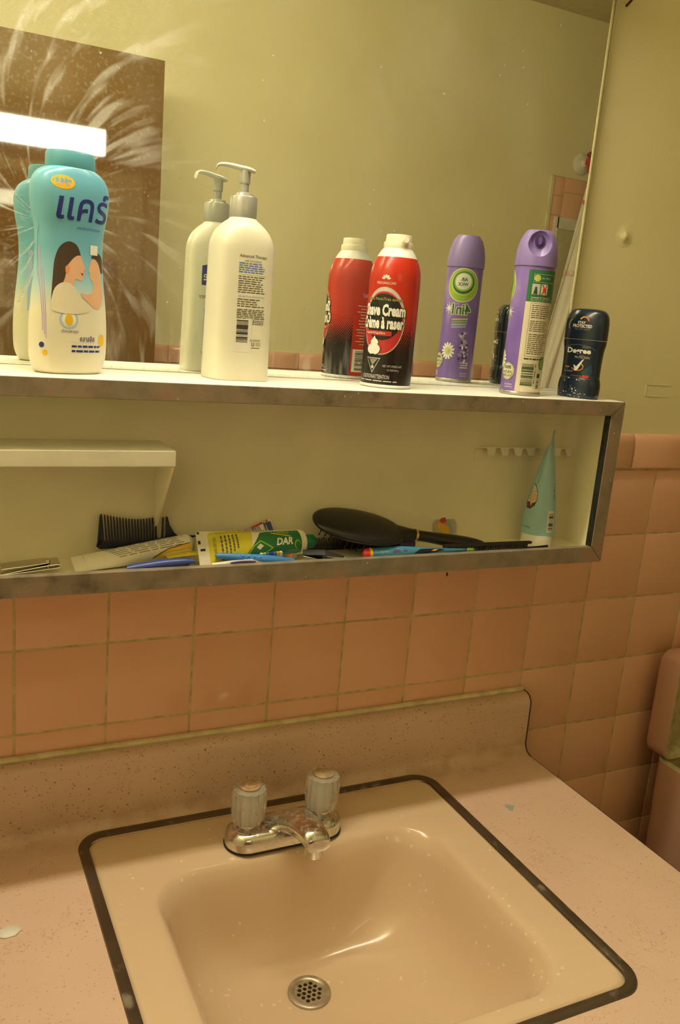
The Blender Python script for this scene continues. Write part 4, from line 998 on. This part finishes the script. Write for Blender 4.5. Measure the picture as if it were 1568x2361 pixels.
d.poly([(-.0160, .0890), (-.0120, .0850), (-.0065, .0760), (-.0055, .0660), (-.0080, .0580), (-.0140, .0525), (-.0190, .0530), (-.0210, .0600), (-.0195, .0750)], 'black_print', 1)
d.poly([(-.0160, .0875), (-.0120, .0835), (-.0072, .0755), (-.0063, .0660), (-.0125, .0560), (-.0185, .0600), (-.0200, .0640), (-.0185, .0750)], 'cream_print', 2)
d.poly([(-.0068, .0635), (-.0085, .0585), (-.0140, .0535), (-.0185, .0540), (-.0205, .0610), (-.0160, .0625), (-.0130, .0560), (-.0125, .0610)], 'brown_print', 3)
d.disc(-.0105, .0700, .0035, .0058, 'skin_print', 4); d.ring(-.0110, .0700, .0060, .0085, .0006, 'brown_print', 5, 12, 1.2, 4)
for k in range(8): d.rect(-.0098-.0006*abs(k-3), -.0092-.0006*abs(k-3), .0885+k*.004, .0928+k*.004, 'dgrey_print', 1)
d.text('Z. (100g)', -.0160, .0270, .0038, .0140, 'dgrey_print', 2)
d.rect(.0130, .0205, .0230, .0530, 'barcode_white', 1); d.bars(.0145, .0200, .0260, .0500, 13, 'black_print', 2, True, 4)
d.bars(.0195, .0206, .0700, .0920, 7, 'dgrey_print', 1, True, 5)
d.build('printed_label', t, amap, du=.003, dv=.006)

# ---- hairbrush
P0 = at(832, 1214, -.0985); P1 = at(1120, 1259, -.1160)
M_ = axis_mat(P0, P1, (0, -math.sin(.42), math.cos(.42)))
t = mthing('hairbrush', 'black oval hairbrush with gold ring on its handle', 'hairbrush', M_)
LB = (P1-P0).length
mb = MB(); rings = []
for k in range(15):
    f = k/14; zz = -.006+.013*f; g = math.sqrt(max(0, 1-abs((f-.42)/.62)**2.6))
    rings.append([((.0625*g+(.0 if g > 0 else 0))*math.copysign(abs(math.cos(2*PI*i/48))**.92, math.cos(2*PI*i/48))-.002, .0330*g*math.copysign(abs(math.sin(2*PI*i/48))**.92, math.sin(2*PI*i/48)), zz) for i in range(48)])
mb.loft(rings).build('head', 'black_plastic', t, smooth=60)
mb = MB(); hs_ = [(.050, .0160, .0045), (.062, .0125, .0058), (.072, .0085, .0068), (.084, .0072, .0068), (.100, .0078, .0070), (.125, .0092, .0078), (.150, .0098, .0080), (LB-.014, .0088, .0070), (LB-.004, .0062, .0050), (LB, .0020, .0018)]
mb.loft([[(s_, a*math.cos(2*PI*i/28), b*math.sin(2*PI*i/28)-.001*0) for i in range(28)] for s_, a, b in smooth_tab(hs_, 3)]).build('handle', 'black_plastic', t, smooth=60)
mb = MB(); mb.loft([[(s_, a*math.cos(2*PI*i/28), .95*a*math.sin(2*PI*i/28)) for i in range(28)] for s_, a in ((.0755, .0078), (.0755, .0084), (.0785, .0084), (.0785, .0078))]).build('ring', 'gold_ring', t, smooth=30)
mb = MB(); mb.loft([sup(.054, .0275, 2, -.006, 40), sup(.050, .025, 2, -.0085, 40)]).build('cushion', 'black_matte', t)
mb = MB()
for i in range(-6, 7):
    for j in range(-3, 4):
        x_ = i*.0078+(.0039 if j % 2 else 0); y_ = j*.0072
        if (x_/.050)**2+(y_/.0245)**2 < 1:
            mb.tube([(x_, y_, -.0075), (x_*1.04, y_*1.05, -.0205)], .0005, 5); mb.tube([(x_*1.04, y_*1.05, -.0200), (x_*1.045, y_*1.06, -.0222)], .0009, 6)
mb.build('bristles', 'black_matte', t)

# ---- fine black combs
def fine_comb(name, label, p0, p1, hgt, upv, nt, tooth_up=True):
    M_ = axis_mat(p0, p1, upv); t_ = mthing(name, label, 'comb', M_); L = (Vector(p1)-Vector(p0)).length; sg = 1 if tooth_up else -1
    pr = [(0, 0), (L*.97, 0)]+[(L-.004+.004*math.cos(a), sg*(hgt*.34*math.sin(a))) for a in (0.3, .8, 1.3)]+[(0, sg*hgt*.36)]
    if not tooth_up: pr = pr[::-1]
    mb = MB().prism([(p[0], p[1]) for p in pr], 'y', -.0014, .0014); mb.build('spine', 'black_plastic', t_, smooth=30, bevel=.0004)
    mb = MB()
    for k in range(nt):
        x_ = L*.02+(L*.94)*k/nt; w2 = L*.94/nt*.32
        mb.add([(x_-w2, -.0011, sg*hgt*.30), (x_+w2, -.0011, sg*hgt*.30), (x_+w2*.5-sg*0-.003*(not tooth_up), -.0006, sg*hgt), (x_-w2*.5-.003*(not tooth_up), -.0006, sg*hgt), (x_-w2, .0011, sg*hgt*.30), (x_+w2, .0011, sg*hgt*.30), (x_+w2*.5-.003*(not tooth_up), .0006, sg*hgt), (x_-w2*.5-.003*(not tooth_up), .0006, sg*hgt)],
               [(0, 1, 2, 3), (7, 6, 5, 4), (0, 4, 5, 1), (1, 5, 6, 2), (2, 6, 7, 3), (3, 7, 4, 0)])
    mb.build('teeth', 'black_plastic', t_, smooth=0)
    return t_
fine_comb('hair_comb', 'fine black comb lying behind the hairbrush head, teeth up', (.330, -.0775, ZI+.0006), (.462, -.0780, ZI+.0006), .0155, (0, .15, 1), 52)
fine_comb('hair_comb', 'black comb with rounded end beyond the hairbrush handle, teeth down', (.505, -.1215, ZI+.0148), (.6455, -.1245, ZI+.0146), .0138, (0, .25, 1), 48, False)
mb = MB().tube([(.607, -.1265, ZI+.0056), (.655, -.1268, ZI+.0062), (.672, -.1262, ZI+.0066), (.6735, -.1255, ZI+.0055), (.67, -.1250, ZI+.0045), (.62, -.1250, ZI+.0042)], [.0008, .0012, .0013, .0012, .0011, .0009], 8)
hp = mb.build('hair_pin', 'black_plastic', None); tag(hp, 'thin black hair pin on the cabinet edge by the aqua tube', 'hair pin')

# ---- wide-tooth comb leaning on the back panel
A0 = at(222, 1268, -.078); B0 = at(412, 1252, -.072)
M_ = axis_mat(A0, B0, (0, .18, 1)); t = mthing('wide_comb', 'dark wide-tooth comb with curved tooth row leaning at the back', 'comb', M_); LC = (B0-A0).length
M_.translation = A0+Vector((0, 0, max(0, ZI+.001-A0.z))); t.matrix_world = M_
mb = MB().prism([(.000, .004), (.004, .0005), (LC*.9, .0), (LC*1.22, .006), (LC*1.22, .0075), (LC*1.02, .009), (LC*.95, .008), (LC*.5, .0072), (.010, .0095), (.003, .013)], 'y', -.0016, .0016); mb.build('spine', 'navy_plastic', t, bevel=.0005)
def tooth(x_, w_, z0, z1, lean): 
    return MB().prism([(x_-w_, z0), (x_+w_, z0), (x_+w_*.55+lean, z1-.001), (x_+lean, z1), (x_-w_*.55+lean, z1-.001)], 'y', -.0014, .0014)
for k in range(19):
    f = k/18; x_ = .0085+f*.0600
    z1 = .0400-.0115*math.sin(min(1, f*1.15)*PI/2)+.0002*k
    tooth(x_, .0010, .006, z1, -.0010*(1-f)).build('tooth', 'navy_plastic', t, smooth=0)
MB().prism([(.001, .004), (.0065, .006), (.0078, .030), (.0062, .0395), (.0052, .036)], 'y', -.0016, .0016).build('end_guard', 'navy_plastic', t, bevel=.0004)
tooth(.0755, .0012, .006, .0315, .0022).build('tooth', 'navy_plastic', t, smooth=0)
tooth(.0815, .0014, .006, .0320, .0006).build('tooth', 'navy_plastic', t, smooth=0)
MB().prism([(.078, .004), (.098, .006), (.0900, .0125), (.0850, .0215), (.0828, .0315), (.0815, .0315), (.0812, .016)], 'y', -.0016, .0016).build('end_guard', 'navy_plastic', t, bevel=.0004)

# ---- white toothpaste tube
p0 = at(168, 1303, -.1080); p1 = at(432, 1257, -.0930)
t = mthing('toothpaste_tube', 'flattened white toothpaste tube with rows of small dark text', 'toothpaste', axis_mat(p0, p1, (0, -.62, .78)))
L = (p1-p0).length; ab = tube_body(t, L, .0105, .0128, 'toothpaste_white')
MB().lathe([(.0125, 0), (.0105, .004), (.0075, .006)], 28).xf(Matrix.Translation((L, 0, 0)) @ Matrix.Rotation(PI/2, 4, 'Y')).build('shoulder', 'toothpaste_white', t)
d = Decal()
for k in range(7): d.lines(.034+.004*k*.6, L-.004, .0085-.0023*k, .0095-.0023*k, 1, 'dgrey_print' if k not in (3,) else 'navy_print', 1, .7, .12, 20+k)
d.rect(.012, .0135, -.0095, .0095, 'silver_print', 1)
d.poly([(L*.66, -.0115), (L*.80, -.0070), (L-.001, -.0050), (L-.001, -.0122)], 'yellow_print', 2); d.poly([(L*.66, -.0115), (L*.80, -.0070), (L-.001, -.0050), (L-.001, -.0042), (L*.80, -.0062), (L*.64, -.0115)], 'deo_teal', 3)
d.build('printed_label', t, tube_map(ab), du=.008, dv=.003)

# ---- green and yellow toothpaste tube
p0 = at(456, 1268, -.1175); p1 = at(688, 1250, -.1000)
t = mthing('toothpaste_tube', 'folded yellow and green toothpaste tube with green screw cap', 'toothpaste', axis_mat(p0, p1, (0, -.90, .43), 0))
L = (p1-p0).length; ab = tube_body(t, L, .0205, .0150, 'toothpaste_white', .010)
mb = MB().lathe([(.0150, 0), (.0153, .0010), (.0150, .0035), (.0110, .0062), (.0080, .0068)], 32).xf(Matrix.Translation((L, 0, 0)) @ Matrix.Rotation(PI/2, 4, 'Y')); mb.build('shoulder', 'toothpaste_white', t)
mb = MB().lathe([(.0085, .0062), (.0088, .0070), (.0080, .0200), (.0072, .0212), (.001, .0214)], 48, flute=.02, fn=16).xf(Matrix.Translation((L, 0, 0)) @ Matrix.Rotation(PI/2, 4, 'Y')); mb.build('screw_cap', 'paste_green_cap', t)
d = Decal()
d.poly([(.013, -.019), (.013, .0165), (.024, .0175), (.066, .0150), (.060, -.018)], 'paste_yellow', 1)
d.poly([(.050, -.0175), (.062, -.004), (.076, .0130), (.086, .0140), (L-.004, .0130), (L-.004, -.0132), (.085, -.0155)], 'paste_green', 2)
d.poly([(.054, -.016), (.064, -.002), (.074, .004), (.090, -.006), (.075, -.014)], 'lime_print', 3); d.poly([(.056, -.0150), (.065, -.003), (.074, .0025), (.087, -.006), (.074, -.0128)], 'paste_green', 4)
d.poly([(.068, -.004), (.073, .000), (.077, -.003), (.072, -.007)], 'cream_print', 5)
d.text('DAR', L-.0260, .0005, .0085, .0215, 'white_print', 5, bold=.03, shear=.25)
d.poly([(L-.042, .0120), (L-.018, .0065), (L-.018, .0052), (L-.042, .0107)], 'paste_yellow', 4); d.text('2 พลังมินต์', L-.028, .0115, .0034, .019, 'paste_yellow', 5, rot=-.12)
d.disc(L-.010, -.004, .004, .005, 'lime_print', 4); d.disc(L-.0095, -.0045, .0032, .0042, 'paste_green', 5)
d.text('น้ำหนักสุทธิ 250 กรัม', .0200, -.002, .0052, .028, 'dgrey_print', 3, rot=PI/2)
for k in range(5): d.lines(.027+k*.0046, .0290+k*.0046, -.015+k*.003, .014, 6, 'dgrey_print', 3, .8, .05, 30+k)
d.rect(.001, .0042, .0060, .0100, 'black_print', 1); d.rect(.003, .0090, -.0020, .0006, 'black_print', 1); d.rect(.001, .004, .0175, .0200, 'black_print', 1)
d.poly([(.014, .0185), (.055, .0172), (.085, .0158), (.085, .0148), (.055, .0160), (.014, .0170)], 'paste_yellow', 6)
d.build('printed_label', t, tube_map(ab), du=.006, dv=.003)

# ---- small red striped tube and navy case behind
p0 = at(630, 1216, -.0740); p1 = at(545, 1246, -.0790)
t = mthing('toothpaste_tube', 'small red tube with silver crimp and blue stripes behind the green tube', 'toothpaste', axis_mat(p0, p1, (0, -.93, .35)))
L = (p1-p0).length; ab = tube_body(t, L, .0115, .0080, 'foil_silver', .006)
d = Decal(); d.rect(.004, L-.002, .0085, .0110, 'paste_red', 1); d.poly([(.004, -.0115), (L-.004, -.0075), (L-.004, -.0050), (.004, -.0092)], 'paste_red', 1)
d.rect(.001, .012, -.0085, .0035, 'dark_blue', 1); d.rect(.012, .018, -.0085, .0035, 'white_print', 1); d.bars(.018, .040, -.0080, .0030, 8, 'blue_print', 1, False, 3)
d.poly([(.018, .0085), (L-.004, .0065), (L-.004, .004), (.018, .004)], 'white_print', 1)
d.build('printed_label', t, tube_map(ab), du=.006, dv=.003)
c0 = at(540, 1236, -.0720)
t = mthing('plastic_case', 'dark navy plastic case tilted behind the yellow toothpaste tube', 'case', Matrix.Translation((c0.x, -.0745, c0.z-.004)) @ Matrix.Rotation(-.28, 4, 'Y'))
MB().box(-.030, .0115, -.0050, .0060, -.0170, .0085).build('shell', 'navy_plastic', t, bevel=.003, seg=3)
MB().box(-.030, .0116, -.0052, .0062, -.0075, -.0060).build('seam', 'paste_red', t, smooth=0)

# ---- toothbrushes and handles along the front edge
def brush_handle(parent, rows_, mname, name='handle'):
    mb = MB(); mb.loft([[(s_, a*math.cos(2*PI*i/20), zc_+b*math.sin(2*PI*i/20)) for i in range(20)] for s_, a, b, zc_ in smooth_tab(rows_, 3)]); return mb.build(name, mname, parent, smooth=60)
p0 = at(497, 1281, -.1255); p1 = at(676, 1300, -.1262); p1.z = max(p1.z, ZI+.0040)
t = mthing('toothbrush', 'bright blue toothbrush handle in front of the yellow tube', 'toothbrush', axis_mat(p0, p1, (0, -.6, .8))); L = (p1-p0).length
brush_handle(t, [(0, .001, .001, 0), (.006, .0035, .003, 0), (.03, .0048, .0040, 0), (.06, .0052, .0042, 0), (L-.02, .0045, .0038, 0), (L, .003, .0028, 0)], 'brush_blue')
for k in range(4): MB().box(.030+k*.007, .033+k*.007, -.002, .002, .0036, .0048).build('grip_rib', 'brush_blue', t, bevel=.0004)
p0 = Vector((.196, -.1270, ZI+.0042)); p1 = at(577, 1299, -.1268); p1.z = ZI+.0052; pe = Vector((.295, -.1268, ZI+.0040))
t = mthing('toothbrush', 'white toothbrush with purple grip low behind the metal edge', 'toothbrush', axis_mat(p0, pe, (0, -.3, .95))); L = (pe-p0).length
brush_handle(t, [(0, .002, .002, 0), (.01, .0030, .0036, 0), (.04, .0030, .0056, .002), (.055, .0030, .0050, .0015), (L*.8, .0028, .0032, 0), (L, .0020, .0024, 0)], 'white_plastic')
mb = MB(); mb.loft([sup(.016, .0022, 2, .0, 24), sup(.014, .0018, 2, .0006, 24)]).xf(Matrix.Translation((.036, -.0027, .0036)) @ Matrix.Rotation(PI/2, 4, 'X')); mb.build('grip', 'brush_purple', t)
# brush with striped bristles
p0 = at(592, 1284, -.1180); p1 = at(656, 1281, -.1160)
t = mthing('toothbrush', 'toothbrush head with blue, white and yellow bristle tufts', 'toothbrush', axis_mat(Vector((p0.x, p0.y, ZI+.0030)), Vector((p1.x, p1.y, ZI+.0034)), (0, -.15, 1))); L = (p1-p0).length
brush_handle(t, [(-.040, .003, .002, 0), (-.010, .003, .002, 0), (0, .0048, .0024, 0), (L*.8, .0052, .0024, 0), (L, .0020, .0016, 0)], 'black_plastic')
for k, c_ in enumerate(('white_plastic', 'paste_yellow', 'brush_blue', 'dark_blue', 'brush_blue', 'fruit_yellow', 'white_plastic')):
    MB().box(.002+k*.0042, .0054+k*.0042, -.0042, .0042, .0015, .0115).build('bristle_tuft', c_, t, bevel=.0005)
# peach capsule
c0 = at(664, 1281, -.1100)
t = thing('capsule', 'small peach and clear plastic capsule beside the bristle head', 'capsule', (c0.x+.002, -.1095, ZI+.0065), math.radians(-12))
mb = MB(); mb.loft([[(x_, r_*math.cos(2*PI*i/20), r_*math.sin(2*PI*i/20)) for i in range(20)] for x_, r_ in ((-.009, .001), (-.0085, .0035), (-.005, .0058), (.002, .0064))]); mb.build('shell', 'peach', t, smooth=60)
mb = MB(); mb.loft([[(x_, r_*math.cos(2*PI*i/20), r_*math.sin(2*PI*i/20)) for i in range(20)] for x_, r_ in ((.002, .0062), (.006, .0056), (.0088, .0032), (.0092, .001))]); mb.build('clear_end', 'clear_plastic', t, smooth=60)
# dark blue razor handle under the white tube
p0 = at(292, 1306, -.1235); p1 = at(448, 1291, -.1230)
t = mthing('razor', 'dark blue razor handle with black wavy grip under the white tube', 'razor', axis_mat(Vector((p0.x, p0.y, ZI+.0055)), Vector((p1.x, p1.y, ZI+.0085)), (0, -.4, .9))); L = (p1-p0).length
brush_handle(t, [(0, .003, .0012, 0), (.012, .0045, .0030, 0), (.04, .0050, .0042, .001), (L*.8, .0048, .0040, .001), (L, .0030, .0025, 0)], 'dark_blue')
mb = MB(); mb.tube([(.004+k*(L-.01)/10, -.0034, -.0024+.0012*math.sin(k*1.9)) for k in range(11)], .0020, 8); mb.build('grip', 'black_matte', t)
# yellow card under the tube
p0 = at(385, 1283, -.1130)
o = MB().box(0, .040, -.005, .009, 0, .0012).build('sachet', 'paste_yellow', None, bevel=.0004); o.matrix_world = Matrix.Translation((p0.x, -.1130, ZI+.0110)) @ Matrix.Rotation(-.10, 4, 'Y'); tag(o, 'yellow sachet between the white tube and the razor handle', 'sachet')
# child's brush with dolphin print
p0 = at(850, 1279, -.1240); p1 = at(1102, 1276, -.1225)
t = mthing('toothbrush', 'aqua toothbrush with dolphin print, red end and green tip', 'toothbrush', axis_mat(Vector((p0.x, p0.y, ZI+.0085)), Vector((p1.x, p1.y, ZI+.0058)), (0, -.85, .52))); L = (p1-p0).length
rows_d = [(0, .0030, .0030, 0), (.004, .0058, .0042, 0), (.02, .0075, .0050, 0), (.05, .0070, .0048, 0), (.085, .0042, .0035, 0), (.115, .0030, .0028, 0), (L-.022, .0028, .0026, 0), (L-.016, .0026, .0024, 0)]
brush_handle(t, rows_d, 'dolphin_blue')
brush_handle(t, [(-.008, .002, .002, 0), (-.006, .0050, .0036, 0), (-.001, .0062, .0044, 0), (.001, .0055, .0040, 0)], 'red_print', 'end_cap')
brush_handle(t, [(0, .0058, .0044, 0), (.002, .0066, .0048, 0), (.004, .0062, .0046, 0)], 'yellow_print', 'edge_band')
brush_handle(t, [(L-.020, .0032, .0030, 0), (L-.010, .0036, .0030, 0), (L, .0010, .0010, 0)], 'lime_print', 'tip')
d = Decal(); sm = smooth_tab(rows_d, 3)
def dmap(u, v):
    a, b = lerp_tab([(r_[0], r_[1], r_[2]) for r_ in sm], u); q = max(-.97, min(.97, v/a)); return (u, v, b*math.sqrt(1-q*q)), (0, q/a, math.sqrt(1-q*q)/b)
d.poly([(.030, -.003), (.033, .001), (.036, .0035), (.037, .0015), (.041, .001), (.0445, -.003), (.040, -.001), (.036, -.0022)], 'brush_purple', 1); d.poly([(.046, -.001), (.049, .0035), (.050, .0005), (.054, .002), (.052, -.0015)], 'brush_purple', 1)
d.poly([(.062, -.0035), (.072, .0015), (.098, .0020), (.110, .0005), (.095, -.0028), (.072, -.0038)], 'navy_plastic', 2); d.poly([(.088, -.001), (.094, .001), (.100, .0008), (.094, -.0012)], 'fruit_yellow', 3)
d.build('dolphin_print', t, dmap, du=.006, dv=.002)
d = Decal(); d.text('Colgate', .0160, -.0005, .0042, .0180, 'paleblue_print', 1); d.build('lettering', t, dmap, du=.006, dv=.002)
# tweezers
t = mthing('tweezers', 'black and silver tweezers with white and yellow tip', 'tweezers', axis_mat(Vector((.3115, -.1180, ZI+.0105)), Vector((.3640, -.1245, ZI+.0042)), (0, -.5, .85))); 
for sg in (-1, 1):
    MB().add([(0, -.004, sg*.0006), (0, .004, sg*.0006), (.026, .0045, sg*.0042), (.026, -.0045, sg*.0042), (.052, .0010, sg*.0008), (.052, -.0010, sg*.0008),
              (0, -.004, sg*.0016), (0, .004, sg*.0016), (.026, .0045, sg*.0050), (.026, -.0045, sg*.0050), (.052, .0010, sg*.0018), (.052, -.0010, sg*.0018)],
             [(0, 1, 2, 3), (3, 2, 4, 5), (6, 9, 8, 7), (9, 11, 10, 8), (0, 3, 9, 6), (3, 5, 11, 9), (1, 7, 8, 2), (2, 8, 10, 4), (0, 6, 7, 1), (5, 4, 10, 11)]).build('arm', 'black_matte' if sg > 0 else 'clipper_chrome', t, smooth=0)
MB().tube([(.030, -.0012, 0), (.055, -.0012, 0)], .0011, 8).build('sleeve', 'white_plastic', t); MB().tube([(.055, -.0012, 0), (.062, -.0012, 0)], .0012, 8).build('tip', 'paste_yellow', t)
# nail clipper
t = mthing('nail_clipper', 'chrome nail clipper lying at the left end', 'nail clipper', axis_mat(Vector((-.030, -.1130, ZI+.0030)), Vector((.0345, -.1085, ZI+.0095)), (0, -.3, .95)))
for sg, z0 in ((-1, -.0020), (1, .0022)):
    mb = MB(); mb.loft([[(x_, w2, z_), (x_, -w2, z_), (x_, -w2, z_+.0014), (x_, w2, z_+.0014)] for x_, w2, z_ in ((0, .0055, -.0007), (.02, .0062, z0*.5), (.045, .0060, z0), (.060, .0064, z0*1.15), (.0645, .0066, z0*.6))]); mb.build('jaw', 'clipper_chrome', t, smooth=30, bevel=.0003)
mb = MB(); mb.loft([[(x_, w2, z_), (x_, -w2, z_), (x_, -w2, z_+.0013), (x_, w2, z_+.0013)] for x_, w2, z_ in ((.006, .0050, .0062), (.03, .0056, .0058), (.050, .0050, .0052), (.055, .0030, .0045))]); mb.build('lever', 'clipper_chrome', t, smooth=30, bevel=.0003)
mb = MB().lathe([(.0018, -.004), (.0018, .006), (.0028, .0062), (.0028, .0072)], 14).xf(Matrix.Translation((.053, 0, 0))); mb.build('pin', 'clipper_chrome', t)
# clear fruit-printed foil lid
c0 = at(1030, 1212, -.0700)
t = mthing('foil_lid', 'clear foil lid with strawberry and peach print at the back', 'foil lid', Matrix.Translation((c0.x, -.0700, ZI+.0008)) @ Matrix.Rotation(-.20, 4, 'X'))
mb = MB(); out = [(.0185*math.cos(2*PI*i/36)*(1+.05*math.sin(5*2*PI*i/36)), .0205+.0195*math.sin(2*PI*i/36)*(1+.04*math.cos(7*2*PI*i/36))) for i in range(36)]
mb.prism(out, 'y', -.0003, .0003); mb.build('sheet', 'film', t, smooth=0)
d = Decal(); d.disc(-.003, .0300, .0050, .0042, 'red_print', 2); d.disc(-.006, .0225, .0062, .0055, 'fruit_yellow', 2); d.disc(.001, .0170, .0072, .0062, 'fruit_yellow', 1); d.disc(-.0015, .0335, .0022, .0014, 'paste_green', 3)
d.build('fruit_print', t, lambda u, v: ((u, -.0004, v), (0, -1, 0)), du=0)
d = Decal()
for k in range(4): d.ring(-.003, .018, .0150-.0016*k, .0170-.0016*k, .0006, 'paleblue_print', 1, 12, -.3, 1.0)
d.build('printed_label', t, lambda u, v: ((u, -.0004, v), (0, -1, 0)), du=0)
# purple cap under the brush
t = thing('bottle_cap', 'purple ridged cap lying under the hairbrush', 'cap', (.4690, -.0880, ZI+.0078), 0)
mb = MB().lathe([(.0070, -.012), (.0075, -.010), (.0076, .010), (.0062, .012)], 48, flute=.03, fn=16).xf(Matrix.Rotation(PI/2, 4, 'Y')); mb.build('shell', 'brush_purple', t)
# soap sliver on the counter
mb = MB(); c0 = at(20, 2150, -.18)
sl = [(-.012, -.004), (-.004, -.009), (.006, -.008), (.013, -.001), (.010, .006), (.001, .009), (-.009, .005)]
mb.loft([[(p[0], p[1], 0) for p in sl], [(p[0]*1.02, p[1]*1.02, .0012) for p in sl], [(p[0]*.85, p[1]*.85, .0026) for p in sl]])
o = mb.build('soap_sliver', 'soap_white', None, smooth=50); o.location = (-.0235, -.182, ZT+.0001); tag(o, 'thin white soap sliver on the speckled counter', 'soap')
